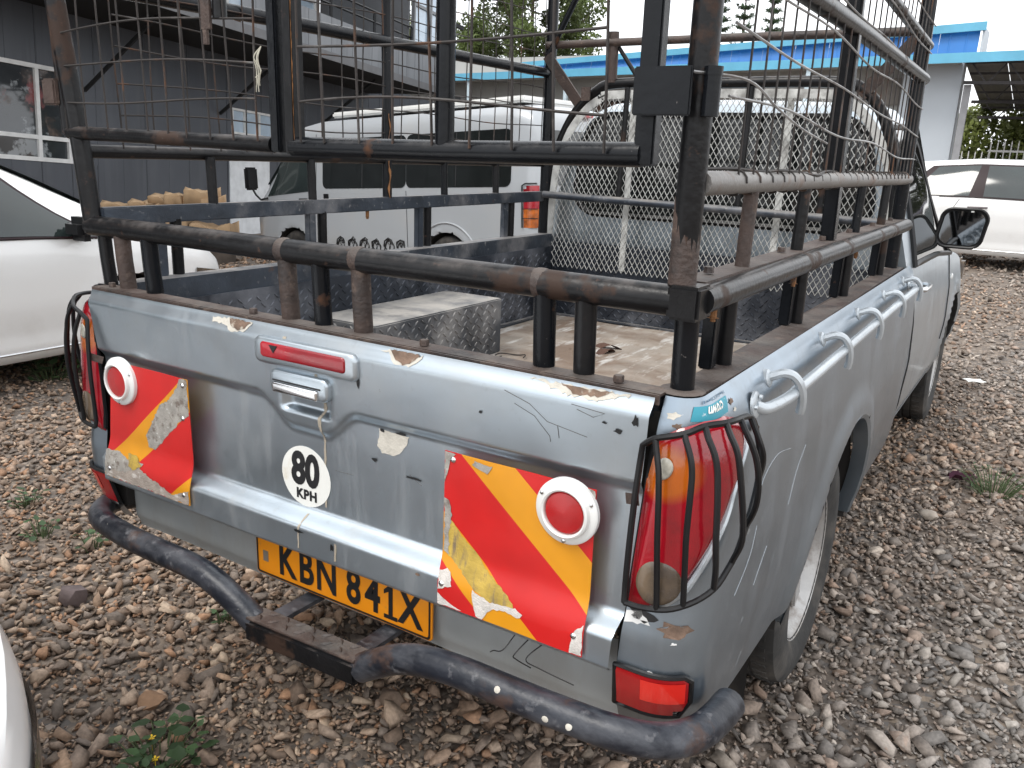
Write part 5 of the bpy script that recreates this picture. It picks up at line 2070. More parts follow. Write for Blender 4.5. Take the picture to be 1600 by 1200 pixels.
def v_sec(x):
    zs1, zr1, ws1, wr1 = v_zs(x), v_zr(x), v_ws(x), v_wr(x)
    zr1 = max(zr1, zs1 + .02)
    low = [(ws1 * .85, .27)]
    for t in np.linspace(0, 1, 20):
        low.append((ws1 * float(np.interp(t, [0, .08, .3, .7, 1], [.95, .99, 1.005, 1.0, 1.0])), .28 + (zs1 - .28) * t))
    k = min(1, (zr1 - zs1) / .3)
    ze = zr1 - .16 * k
    we = min(ws1 * .955, wr1 + .09)
    up = [(ws1 + (we - ws1) * t, zs1 + (ze - zs1) * t) for t in np.linspace(.12, 1, 8)]
    up += [(we - .035, ze + (zr1 - ze) * .45), (we - .09, ze + (zr1 - ze) * .78), (we * .6, zr1 - .01 * k), (0, zr1)]
    return low + up


vb = loft(list(np.linspace(0, VL, 120)), v_sec, cuts=[(1.17, .31, .36), (3.72, .31, .36)], flare=.012)
vbody = obj('body', vb, white_van_m, van, 35)


def v_side(x, z, off, sd):
    s = v_sec(x)[:29]
    return Vector((x, sd * (float(np.interp(z, [p[1] for p in s], [p[0] for p in s])) + off), z))


for sd in (1, -1):
    for (xa, xb, za, zb_) in ((.30, 1.738, 1.13, 1.68), (1.742, 3.12, 1.13, 1.68)):
        q = MB()
        rp_ = rrect(xa, xb, za, zb_, .07, 4)
        cx, cz = (xa + xb) / 2, (za + zb_) / 2
        n = len(rp_)
        q.v = [v_side(cx, cz, .004, sd)] + [v_side(x, z, .004, sd) for x, z in rp_]
        q.f = [(0, 1 + i, 1 + (i + 1) % n) for i in range(n)]
        obj('side_window', q, glass_dark, vbody, 60)
        q = MB()
        for xm in (xa + (xb - xa) * .5,):
            q.tube([v_side(xm, z, .006, sd) for z in np.linspace(za + .01, zb_ - .01, 5)], .008, 5)
        obj('window_bar', q, black_plastic, vbody, 60)
    q = MB()
    q.grid(lambda u, t: v_side(3.36 + (.86 - .40 * t) * u, 1.10 - .06 * u * (1 - t) + (.52) * t, .004, sd), np.linspace(0, 1, 10), np.linspace(0, 1, 8))
    obj('side_window', q, glass_green, vbody, 60)
    q = MB()
    q.tube([v_side(3.24, z, .001, sd) for z in np.linspace(.35, 1.75, 14)], .004, 5)
    obj('door_seam', q, ink, vbody, 60)
    q = MB()
    q.tube([v_side(1.74, z, .001, sd) for z in np.linspace(.35, 1.1, 14)], .004, 5)
    q.tube([v_side(x, 1.0, .001, sd) for x in np.linspace(.35, 1.74, 14)], .004, 5)
    obj('door_seam', q, ink, vbody, 60)
    q = MB()
    q.bar(v_side(3.40, 1.0, .012, sd), v_side(3.56, 1.0, .012, sd), .02, .035, bev=.006)
    obj('door_handle', q, black_plastic, vbody, 40)
    q = MB()
    q.grid(lambda u, t: v_side(3.02 + .09 * u, .90 + .17 * t, .004, sd), [0, .5, 1], [0, .5, 1])
    obj('door_handle', q, black_plastic, vbody, 40)
    # tail lamp with guard
    q = MB()
    q.grid(lambda u, t: v_side(.0 + .16 * u, .92 + .22 * t, .012 * math.sin(math.pi * min(1, u + .25)), sd), np.linspace(0, 1, 6), np.linspace(0, 1, 8))
    obj('tail_light', q, red_lens, vbody, 60)
    q = MB()
    q.grid(lambda u, t: v_side(.0 + .16 * u, .74 + .18 * t, .012 * math.sin(math.pi * min(1, u + .25)), sd), np.linspace(0, 1, 6), np.linspace(0, 1, 8))
    obj('indicator', q, amber_lens, vbody, 60)
    q = MB()
    q.tube([v_side(.165, z, .014, sd) for z in np.linspace(.74, 1.14, 8)] + [v_side(x, 1.16, .014, sd) for x in (.13, .07, .02)], .007, 6)
    for z in (.83, .92):
        q.tube([v_side(x, z, .016, sd) for x in np.linspace(.01, .165, 5)], .004, 5)
    obj('lamp_guard', q, black_plastic, vbody, 60)
    q = MB()
    bb = MB()
    arch_liner(bb, 1.17, .31, .358, .82, .5)
    arch_liner(bb, 3.72, .31, .358, .82, .5)
    q.add([(p[0], sd * p[1], p[2]) for p in bb.v], bb.f)
    obj('arch_liner', q, dark_void, vbody, 40)
    q = MB()
    q.tube([v_side(1.17 + .46 * math.cos(a), .31 + .46 * math.sin(a), .004, sd) for a in np.linspace(.05, math.pi - .05, 22)], .010, 6)
    obj('arch_trim', q, white_van_m, vbody, 40)
    q = MB()
    q.tube([v_side(4.22, 1.02, 0, sd), v_side(4.30, 1.0, .06, sd), v_side(4.40, 1.06, .16, sd), v_side(4.42, 1.14, .20, sd)], .013, 7)
    c = v_side(4.42, 1.26, .20, sd)
    q.box((c.x - .02, c.y - .085, c.z - .14), (c.x + .05, c.y + .085, c.z + .14), .02)
    obj('door_mirror', q, black_plastic, vbody, 40)
# lettering along the lower side: only the looping tops of tall letters show
q = MB()
rr = random.Random(9)
for i in range(6):
    x = 2.92 - i * .20
    z0_ = .44
    for s_ in ([(0, 0), (.05, .10), (.09, .13), (.12, .11), (.10, .07)], [(.05, .02), (.01, .06), (.02, .12), (.08, .15), (.14, .13), (.15, .08)], [(.08, 0), (.10, .06), (.06, .10), (.12, .12), (.16, .06), (.15, 0)]):
        k = rr.uniform(.8, 1.15)
        q.tube([v_side(x - p[0] * k, z0_ + p[1] * k, .003, 1) for p in s_], [.006 + .006 * ((j + i) % 2) for j in range(len(s_))], 5)
obj('side_lettering', q, ink, vbody, 40, kind='stuff')
# roof tray, rear door
q = MB()
q.box((.30, -.62, 1.935), (3.15, .62, 2.00), .02)
obj('roof_tray', q, white_paint, vbody, 40)
q = MB()
q.box((-.02, -.62, 1.14), (.035, .62, 1.66), .01)
obj('rear_window', q, glass_dark, vbody, 40)
q = MB()
q.box((-.022, -.14, 1.80), (.05, .14, 1.84), .01)
obj('brake_light', q, red_reflector, vbody, 40)
q = MB()
q.bar((-.03, -.1, 1.66), (-.03, .35, 1.50), .012, .012)
q.bar((-.03, .05, 1.10), (-.03, -.05, 1.20), .02, .02)
obj('rear_wiper', q, black_plastic, vbody, 40)
q = MB()
q.box((-.05, -.80, .35), (.10, .80, .56), .03)
obj('rear_bumper', q, white_van_m, vbody, 40)
q = MB()
q.grid(lambda u, v: Vector((4.36 - .76 * v, u * (.74 - .06 * v), v_zr(4.36 - .76 * v) + .012)), np.linspace(-1, 1, 10), np.linspace(.05, .95, 8))
obj('windscreen', q, glass_green, vbody, 40)
for (x, sd) in ((1.17, 1), (1.17, -1), (3.72, 1), (3.72, -1)):
    e = bpy.data.objects.new('wheel', None)
    COL.objects.link(e)
    e.parent = van
    e.location = (x, sd * .72, .31)
    e.rotation_euler = (0, 0, math.pi / 2)
    wheel(e, (0, 0, 0), .32, .19, sd, None, rim_m, 6)

# ------------------------------------------------------------------ dark grey clad building
clad = mat('dark_cladding', (.082, .089, .104), .42, .15, vary=.14, vscale=.8, layers=[((.12, .127, .14), 1.6, .5, .8, .5, {'stretch': (3, 1, .25), 'amount': .6}), ((.045, .047, .054), 2.2, .55, .75, .6, {'stretch': (4, 1, .2), 'amount': .5})])
clad2 = mat('grey_parapet_cladding', (.17, .178, .19), .45, .1, vary=.1, vscale=1.2, layers=[((.07, .075, .085), 1.6, .5, .8, .5, {'stretch': (3, 1, .25), 'amount': .6})])
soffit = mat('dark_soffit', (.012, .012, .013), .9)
white_frame = mat('white_window_frame', (.70, .70, .69), .5)
win_glass = mat('window_glass', (.035, .04, .045), .03, 0, vary=.4, vscale=1.5, spec=1.0, layers=[((.30, .05, .05), 1.3, .58, .64, .2, {'amount': .6}), ((.45, .48, .5), 1.9, .58, .62, .1, {'amount': .55}), ((.12, .06, .03), 2.3, .56, .66, .3, {'amount': .5})])  # red, pale and brown patches: reflected cars put into the glass colour
sky_glass = mat('pale_blue_glass', (.42, .52, .62), .05, 0, vary=.1, spec=.8)
BT = .0585
bld = thing('clad_building', 'dark grey metal clad building with a projecting upper balcony', 'building', (-11.365, 5.827, 0), math.atan2(.98407, -.1778), None, (0, BT))
# outward is -Y here; s runs along +X
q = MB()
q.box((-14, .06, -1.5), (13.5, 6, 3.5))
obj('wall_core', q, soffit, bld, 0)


def clad_panel(s0, s1, z0, z1, y, m, parent, ribs=4):
    b = MB()
    prof = [(s0, 0)]
    w = (s1 - s0) / ribs
    for i in range(ribs):
        a = s0 + i * w
        prof += [(a + w * .02, 0), (a + w * .03, -.008), (a + w * .97, -.008), (a + w * .98, 0)]
    prof.append((s1 - .006, 0))
    n = len(prof)
    b.v = [(p[0], y + p[1], z0) for p in prof] + [(p[0], y + p[1], z1) for p in prof]
    b.f = [(i, i + 1, n + i + 1, n + i) for i in range(n - 1)]
    return obj('cladding_panel', b, m, parent, 0)


W1, W2, DR = (-2.15, .52, 1.12, 2.47), (4.12, 5.35, 1.90, 2.37), (4.05, 5.25, -.6, 1.74)
s = -6.0
while s < 13.5:
    e_ = s + 1.0
    segs = [(-1.4, 3.5)]
    for (a, b_, za, zb_) in (W1, W2, DR):
        if e_ > a + .02 and s < b_ - .02:
            new = []
            for (p, r_) in segs:
                if za > p:
                    new.append((p, min(za, r_)))
                if zb_ < r_:
                    new.append((max(zb_, p), r_))
            segs = [t for t in new if t[1] - t[0] > .03]
    for (p, r_) in segs:
        # cut the panel at the opening's edges
        cuts_ = sorted({s, e_} | {c for (a, b_, za, zb_) in (W1, W2, DR) for c in (a, b_) if s < c < e_})
        for ca_, cb_ in zip(cuts_, cuts_[1:]):
            clad_panel(ca_, cb_, p, r_, 0, clad, bld, max(1, round((cb_ - ca_) * 1.5)))
    # beside an opening the panel keeps its full height
    for (a, b_, za, zb_) in (W1, W2, DR):
        if s < a < e_:
            clad_panel(s, a, za, zb_, 0, clad, bld, max(1, round((a - s) * 4)))
        if s < b_ < e_:
            clad_panel(b_, e_, za, zb_, 0, clad, bld, max(1, round((e_ - b_) * 4)))
    s = e_


def window(parent, s0, s1, z0, z1, y, cols, rows, m=None, fr=.05, name='window', fm=None):
    fm = fm or white_frame
    b = MB()
    b.box((s0, y - .03, z0), (s1, y + .05, z0 + fr))
    b.box((s0, y - .03, z1 - fr), (s1, y + .05, z1))
    b.box((s0, y - .031, z0), (s0 + fr, y + .05, z1))
    b.box((s1 - fr, y - .031, z0), (s1, y + .05, z1))
    for c in cols:
        b.box((c - fr / 2, y - .028, z0 + fr), (c + fr / 2, y + .048, z1 - fr))
    for r in rows:
        b.box((s0 + fr, y - .026, r - fr / 2), (s1 - fr, y + .046, r + fr / 2))
    w = obj(name, b, fm, parent, 0)
    cs_ = [s0 + fr] + list(cols) + [s1 - fr]
    rs_ = [z0 + fr] + list(rows) + [z1 - fr]
    for a, c in zip(cs_, cs_[1:]):
        for p, r in zip(rs_, rs_[1:]):
            g_ = MB()
            g_.box((a, y + .012, p), (c, y + .020, r))
            obj('pane', g_, m or win_glass, w, 0)
    return w


window(bld, *W1, 0, [-1.25, -.02], [1.46], fr=.06)
window(bld, *W2, 0, [4.50, 4.93], [], m=sky_glass, fr=.04)
q = MB()
q.box((DR[0], -.02, DR[2]), (DR[1], .03, DR[3]), .01)
obj('door', q, mat('white_door', (.70, .72, .74), .4), bld)
# balcony
OV = -2.0
BZ0 = 3.27
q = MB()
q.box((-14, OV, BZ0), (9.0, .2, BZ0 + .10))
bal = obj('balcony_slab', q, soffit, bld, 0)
q = MB()
q.box((-14, OV - .02, BZ0 - .02), (9.05, OV - .003, BZ0 + .12))
obj('fascia', q, mat('grey_fascia', (.11, .11, .115), .5), bal, 0)
s = 2.0
while s < 8.95:
    clad_panel(s, s + .70, BZ0 + .12, BZ0 + .72, OV + .02, clad2, bal, 2)
    s += .70
for s in np.arange(-2.2, 9, 3.0):
    q = MB()
    q.bar((s, -.02, BZ0 - 1.05), (s, OV + .5, BZ0 - .01), .04, .05)
    obj('strut', q, soffit, bal, 0)
for s in np.arange(-6, 9.0, 1.5):
    q = MB()
    q.tube([(s, OV + .06, BZ0 + .1), (s, OV + .06, BZ0 + 1.15)], .03, 8)
    obj('railing_post', q, black, bal)
for z in (.95, 1.15):
    q = MB()
    q.tube([(-6, OV + .06, BZ0 + z), (9.0, OV + .06, BZ0 + z)], .02, 8)
    obj('railing', q, black, bal)
# upper storey
q = MB()
q.box((-14, .3, 3.5), (7.4, 6, 6.6))
up_ = obj('upper_wall', q, mat('brown_board_wall', (.16, .09, .055), .7, vary=.3, vscale=2), bld, 0)
for (a, c) in ((1.6, 2.6), (2.9, 3.9), (4.3, 5.4), (5.8, 7.2)):
    window(bld, a, c, 4.05, 5.6, .26, [(a + c) / 2], [4.9], m=sky_glass, name='upper_window', fr=.07)
for (a, c) in ((7.5, 8.22), (8.25, 8.97)):
    window(bld, a, c, BZ0 + .73, 6.2, OV + .03, [], [4.9], m=sky_glass, name='glazed_bay', fr=.06, fm=clad2)
q = MB()
q.box((7.42, OV + .1, 3.4), (7.48, .3, 6.4))
obj('bay_wall', q, clad2, bld, 0)
q = MB()
q.box((-14, OV - .2, 6.4), (9.2, 6, 6.6))
obj('roof', q, soffit, bld, 0)
# planks and a blue box stored on the balcony
for i, (s, w, h, c) in enumerate(((.35, .55, .16, (.50, .30, .14)), (1.05, .9, .14, (.55, .36, .18)), (-.35, .35, .15, (.05, .12, .30)), (-.9, .4, .14, (.7, .7, .68)))):
    q = MB()
    q.box((s, OV + .1, BZ0 + .142 + .002 * i), (s + w, OV + .6, BZ0 + .142 + h), .01)
    mw = Matrix.LocRotScale(bld.location, bld.rotation_euler, None)
    q.v = [tuple(mw @ Vector(p)) for p in q.v]
    tag(obj('stored_box', q, mat('stored_box_colour', c, .7)), ('short tan wooden box on the balcony ledge', 'long tan wooden box on the balcony ledge', 'dark blue box on the balcony ledge', 'white box on the balcony ledge')[i], 'box', 'boxes stored on the balcony ledge')
# open stair frame at the far end
for s in (9.45, 10.3):
    q = MB()
    q.bar((s, OV + .3, 0), (s, OV + .3, 6.6), .10, .10)
    obj('stair_post', q, soffit, bld, 0)
for z in (3.35, 5.0, 6.3):
    q = MB()
    q.bar((9.0, OV + .3, z), (10.5, OV + .3, z), .07, .09)
    obj('stair_beam', q, soffit, bld, 0)

# ------------------------------------------------------------------ blue-roofed building
blue_l = mat('light_blue_fascia', (.13, .42, .60), .45, vary=.1, vscale=2, layers=[((.30, .42, .48), 3, .6, .8, .6, {'amount': .5})])
blue_d = mat('blue_roof_sheet', (.018, .17, .50), .4, vary=.1, vscale=2)
wall_grey = mat('pale_grey_wall', (.40, .40, .385), .8, vary=.06, vscale=.7, layers=[((.28, .27, .25), 1.2, .55, .8, .9, {'amount': .5, 'stretch': (2, 1, .4)})])
wall_pale = mat('pale_blue_grey_wall', (.50, .54, .58), .7, vary=.05, vscale=.8)
br = thing('blue_roofed_building', 'long low grey building with bright blue roof edge', 'building', (-6, 19.8, .25))
O = Vector((-6, 19.8, .25))


def bp(name, lo, hi, m, par=None, bev=0):
    q = MB()
    q.box(Vector(lo) - O, Vector(hi) - O, bev)
    return obj(name, q, m, par or br, 0)


bp('wall', (-18, 21.0, 0), (-.9, 21.3, 4.2), wall_grey)
bp('wall_end', (-2.05, 20.6, 0), (-.86, 21.2, 3.95), wall_pale)
# lower fascia board, rises slightly to the open end
q = MB()
q.prism([Vector(p) - O for p in [(-16.5, 19.8, 3.43), (.6, 19.8, 3.71), (.6, 19.8, 3.91), (-16.5, 19.8, 3.62)]], (0, .03, 0))
obj('fascia', q, blue_l, br, 0)
# ribbed blue sheets of the raised roof edge
x = -12.0
while x < -.7:
    x2 = min(x + .76, -.55)
    zl = lambda v: 3.63 + (v + 16.5) * .0163
    zh = lambda v: 3.86 + (v + 11.5) * .0475
    q = MB()
    pr2 = [(x, 0), (x + .18, 0), (x + .19, -.008), (x + .21, -.008), (x + .22, 0), (x + .50, 0), (x + .51, -.008), (x + .53, -.008), (x + .54, 0), (x2 - .004, 0)]
    pr2 = [p for p in pr2 if p[0] <= x2]
    n = len(pr2)
    q.v = [Vector((p[0], 19.95 + p[1], zl(p[0]) - .03)) - O for p in pr2] + [Vector((p[0], 20.05 + p[1], zh(p[0]))) - O for p in pr2]
    q.f = [(i, i + 1, n + i + 1, n + i) for i in range(n - 1)]
    obj('roof_sheet', q, blue_d, br, 0)
    x += .76
q = MB()
q.prism([Vector(p) - O for p in [(-12.0, 19.90, 3.80), (-.50, 19.90, 4.33), (-.50, 19.90, 4.50), (-12.0, 19.90, 3.93)]], (0, .10, 0))
obj('roof_cap', q, blue_l, br, 0)
q = MB()
q.prism([Vector(p) - O for p in [(-.56, 19.97, 3.86), (-.56, 21.2, 3.86), (-.56, 21.2, 4.44), (-.56, 19.97, 4.40)]], (.04, 0, 0))
obj('roof_end', q, wall_pale, br, 0)
q = MB()
q.prism([Vector(p) - O for p in [(-18, 19.82, 3.42), (-.9, 19.82, 3.70), (-.9, 21.0, 3.75), (-18, 21.0, 3.46)]], (0, 0, .02))
obj('soffit', q, wall_grey, br, 0)
for x in (-13.6, -10.4, -8.1, -4.0):
    q = MB()
    q.box(Vector((x - .05, 19.86, .0)) - O, Vector((x + .05, 19.96, 3.43 + (x + 16.5) * .0163)) - O)
    obj('veranda_post', q, mat('pale_blue_post', (.55, .66, .72), .5), br, 0)
# dark doorway, gates and small windows
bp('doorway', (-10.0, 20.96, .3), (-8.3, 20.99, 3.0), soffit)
for x in np.arange(-9.95, -8.35, .2):
    bp('door_slat', (x, 20.90, .35), (x + .14, 20.95, 2.95), mat('brown_slat', (.09, .05, .035), .7))
    break
for i, x in enumerate(np.arange(-9.72, -8.35, .23)):
    bp('door_slat', (x, 20.90, .35), (x + .16, 20.95, 2.95), bpy.data.materials['brown_slat'])
for (a, c, za, zb_) in ((-12.9, -12.2, 2.35, 3.05), (-7.4, -6.2, 1.6, 3.0), (-5.4, -4.4, 1.6, 3.0)):
    w = window(br, a - O.x, c - O.x, za - O.z, zb_ - O.z, 20.97 - O.y, [(a + c) / 2 - O.x], [], m=win_glass, fr=.07)
for (x, z) in ((-2.9, 3.2), (-6.6, 3.3)):
    bp('wall_stain_board', (x, 20.95, 2.9), (x + .9, 20.985, 3.5), mat('weathered_board', (.22, .20, .18), .8))
# open canopy to the right: sheets, trusses, posts
tin = mat('grey_tin_underside', (.20, .195, .19), .7, vary=.15, vscale=3)
for i in range(9):
    x = -.86 + i * .82
    q = MB()
    q.add([Vector((x + u * .81, y, 3.86 + .02 * (k % 2) - (y - 19.9) * .085)) - O for y in (19.9, 28) for k, u in enumerate(np.linspace(0, 1, 9))], [(k, k + 1, 9 + k + 1, 9 + k) for k in range(8)])
    obj('canopy_sheet', q, tin, br, 0)
for y in (20.4, 23.0, 25.6):
    zc = 3.80 - (y - 19.9) * .085
    q = MB()
    q.bar(Vector((-.8, y, zc)) - O, Vector((6, y, zc)) - O, .06, .07)
    q.bar(Vector((-.8, y, zc - .42)) - O, Vector((6, y, zc - .50)) - O, .06, .07)
    for x in np.arange(-.7, 6, .7):
        q.bar(Vector((x, y, zc)) - O, Vector((x + .35, y, zc - .45)) - O, .03, .03)
        q.bar(Vector((x + .35, y, zc - .45)) - O, Vector((x + .7, y, zc)) - O, .03, .03)
    obj('truss', q, mat('dark_truss', (.05, .045, .045), .7), br, 0)
for y in (21.5, 24.0, 26.5):
    q = MB()
    q.bar(Vector((-.8, y, 3.76 - (y - 19.9) * .085)) - O, Vector((6, y, 3.76 - (y - 19.9) * .085)) - O, .05, .05)
    obj('purlin', q, bpy.data.materials['dark_truss'], br, 0)
for x, y in ((-.72, 20.5), (.72, 26.0), (3.5, 20.5)):
    q = MB()
    q.box(Vector((x - .07, y, .0)) - O, Vector((x + .07, y + .14, 3.3)) - O)
    obj('canopy_post', q, mat('grey_post', (.30, .30, .31), .6), br, 0)

# ------------------------------------------------------------------ picket fence and hedge beyond
fm_ = mat('white_fence_paint', (.72, .72, .70), .6)
fe = thing('picket_fence', 'white metal picket fence in front of the hedge', 'fence', (0, 24.5, .28))
for (x0, x1, zt_) in ((-1.6, -.3, 1.72), (-.34, 3.0, 2.0)):
    q = MB()
    q.box((x0, -.02, zt_ - .30), (x1, .02, zt_ - .25))
    q.box((x0, -.02, .2), (x1, .02, .26))
    obj('fence_rail', q, fm_, fe, 0)
    for x in np.arange(x0 + .05, x1, .155):
        q = MB()
        q.box((x - .014, -.035, .05), (x + .014, -.022, zt_ - .06))
        q.add([(x - .014, -.035, zt_ - .06), (x + .014, -.035, zt_ - .06), (x + .014, -.022, zt_ - .06), (x - .014, -.022, zt_ - .06), (x, -.028, zt_)], [(0, 1, 4), (1, 2, 4), (2, 3, 4), (3, 0, 4)])
        obj('picket', q, fm_, fe, 0)


# ------------------------------------------------------------------ foliage
def leaf_mat(name, c):
    m, nt, b = new_mat(name)
    N, Lk = nt.nodes, nt.links
    at = N.new('ShaderNodeAttribute')
    at.attribute_name = 'tone'
    mx = N.new('ShaderNodeMixRGB')
    mx.blend_type = 'MULTIPLY'
    mx.inputs[0].default_value = 1
    mx.inputs[1].default_value = (*c, 1)
    Lk.new(at.outputs['Color'], mx.inputs[2])
    Lk.new(mx.outputs[0], b.inputs['Base Color'])
    b.inputs['Roughness'].default_value = .55
    tr = N.new('ShaderNodeBsdfTranslucent')
    Lk.new(mx.outputs[0], tr.inputs['Color'])
    ms = N.new('ShaderNodeMixShader')
    ms.inputs[0].default_value = .3
    out = [n for n in N if n.type == 'OUTPUT_MATERIAL'][0]
    Lk.new(b.outputs[0], ms.inputs[1])
    Lk.new(tr.outputs[0], ms.inputs[2])
    Lk.new(ms.outputs[0], out.inputs['Surface'])
    return m


def leaves(name, centers, radii, per, size, m, parent, seed, droop=0.0, aspect=.45):
    """leaf blades scattered in clumps; one mesh, tone per clump"""
    r = np.random.default_rng(seed)
    V, F, Cl = [], [], []
    k = 0
    for c, rad in zip(centers, radii):
        n = per
        p = r.normal(size=(n, 3))
        p /= np.linalg.norm(p, axis=1)[:, None]
        p *= (r.uniform(.2, 1, (n, 1)) ** .6) * rad
        p = p + c
        tone = r.uniform(.55, 1.4)
        d = r.normal(size=(n, 3))
        d[:, 2] -= droop
        d /= np.linalg.norm(d, axis=1)[:, None]
        e = np.cross(d, r.normal(size=(n, 3)))
        e /= np.linalg.norm(e, axis=1)[:, None]
        s = size * r.uniform(.6, 1.3, (n, 1))
        q = np.stack([p - d * s, p + e * s * aspect, p + d * s, p - e * s * aspect], 1)
        V.append(q.reshape(-1, 3))
        F.append((np.arange(n)[:, None] * 4 + np.arange(4)[None] + k))
        k += n * 4
        t = tone * r.uniform(.75, 1.25, (n, 1))
        Cl.append(np.repeat(np.concatenate([t, t, t * .95, np.ones((n, 1))], 1), 4, 0))
    V, F, Cl = np.concatenate(V), np.concatenate(F), np.concatenate(Cl)
    me = bpy.data.meshes.new(name)
    me.from_pydata(V.tolist(), [], F.tolist())
    a = me.color_attributes.new('tone', 'FLOAT_COLOR', 'POINT')
    a.data.foreach_set('color', Cl.astype(np.float32).ravel())
    me.materials.append(m)
    o = bpy.data.objects.new(name, me)
    link(o, parent)
    return o


bark = mat('bark', (.09, .07, .055), .9, vary=.3, vscale=8)
leaf_a = leaf_mat('leaf_olive', (.10, .135, .042))
leaf_b = leaf_mat('leaf_pale', (.13, .15, .075))
leaf_c = leaf_mat('leaf_pine', (.04, .075, .035))
leaf_d = leaf_mat('leaf_hedge', (.17, .20, .06))
leaf_w = leaf_mat('leaf_weed', (.055, .105, .04))


def tree(name, label, loc, h, rx, rz, m, seed, n=46, per=150, size=.16, group=None, trunk=.22):
    T = thing(name, label, 'tree', loc, 0, group)
    r = np.random.default_rng(seed)
    q = MB()
    q.tube([(0, 0, -.2), (.05, .03, h * .3), (-.04, .06, h * .55), (.05, 0, h * .8)], [trunk, trunk * .8, trunk * .55, trunk * .25], 10)
    cs_, rs_ = [], []
    for i in range(n):
        d = r.normal(size=3)
        d /= np.linalg.norm(d)
        f_ = r.uniform(.35, 1) ** .5
        c = np.array([d[0] * rx * f_, d[1] * rx * f_, h - rz + d[2] * rz * f_])
        cs_.append(c)
        rs_.append(r.uniform(.13, .24) * rx)
        if i % 3 == 0:
            a = Vector((0, 0, h * r.uniform(.35, .65)))
            mid = (a + Vector(c)) / 2 + Vector((0, 0, -.1 * rx))
            q.tube([a, mid, Vector(c)], [trunk * .35, trunk * .2, trunk * .06], 6)
    obj('trunk', q, bark, T)
    leaves('crown', cs_, rs_, per, size, m, T, seed + 50)
    return T


GT = 'trees behind the buildings'
tree('broadleaf_tree', 'bushy dark green tree rising above the blue roof', (-18.9, 32, .3), 9.4, 3.2, 3.3, leaf_a, 21, 84, 300, .10, GT)
tree('broadleaf_tree', 'thin pale tree seen through the open stair frame', (-23.4, 32, .3), 8.6, 2.6, 3.0, leaf_b, 22, 44, 170, .10, GT)
tree('broadleaf_tree', 'small dark tree glimpsed between the cage post and the truck cab', (-2.5, 23.5, .3), 3.4, 1.0, 1.4, leaf_c, 24, 24, 150, .09, GT)


def norfolk(loc, h, w, seed, label):
    T = thing('araucaria_pine', label, 'tree', loc, 0, 'tall layered pines beyond the roof')
    r = np.random.default_rng(seed)
    q = MB()
    q.tube([(0, 0, -.2), (0, 0, h)], [.22, .03], 8)
    cs_, rs_ = [], []
    z = h * .25
    while z < h:
        L = w * (1 - (z / h)) ** .75 + .15
        nb = 6
        ph = r.uniform(0, 1)
        for i in range(nb):
            a = 2 * math.pi * (i / nb + ph)
            tip = np.array([math.cos(a) * L, math.sin(a) * L, z + L * .16])
            q.tube([(0, 0, z), tuple(tip * np.array([.5, .5, 1]) + np.array([0, 0, -.12 * L])), tuple(tip)], [.05, .035, .015], 4)
            for t in np.linspace(.25, 1, max(3, int(L / .28))):
                cs_.append(np.array([tip[0] * t, tip[1] * t, z + L * .16 * t * t - .05 * L * math.sin(t * 3.1)]))
                rs_.append(.16)
        z += .62
    obj('trunk', q, bark, T)
    leaves('crown', cs_, rs_, 12, .16, leaf_c, T, seed + 9, droop=-.6, aspect=.22)
    return T


norfolk((-20.35, 60, .3), 13.2, 1.5, 31, 'tall layered pine, leftmost of the three beyond the blue roof')
norfolk((-18.7, 60, .3), 13.6, 1.5, 32, 'tall layered pine, middle one of the three beyond the blue roof')
norfolk((-17.0, 61, .3), 12.9, 1.6, 33, 'tall layered pine, rightmost of the three beyond the blue roof')
# hedge
T = thing('hedge', 'yellow-green hedge behind the picket fence', 'hedge', (1.5, 27.5, .3))
r = np.random.default_rng(5)
cs_ = [np.array([r.uniform(-5, 5), r.uniform(-.8, .8), r.uniform(.2, 2.7)]) for _ in range(320)]
leaves('foliage', cs_, [.45] * len(cs_), 110, .10, leaf_d, T, 77)
q = MB()
for x in np.arange(-4.5, 4.6, 1.0):
    q.tube([(x, 0, -.2), (x + .1, .1, 2.4)], [.05, .02], 6)
obj('stems', q, bark, T, kind='stuff')

# ------------------------------------------------------------------ weeds
stem_green = mat('weed_stem_green', (.07, .10, .04), .7)


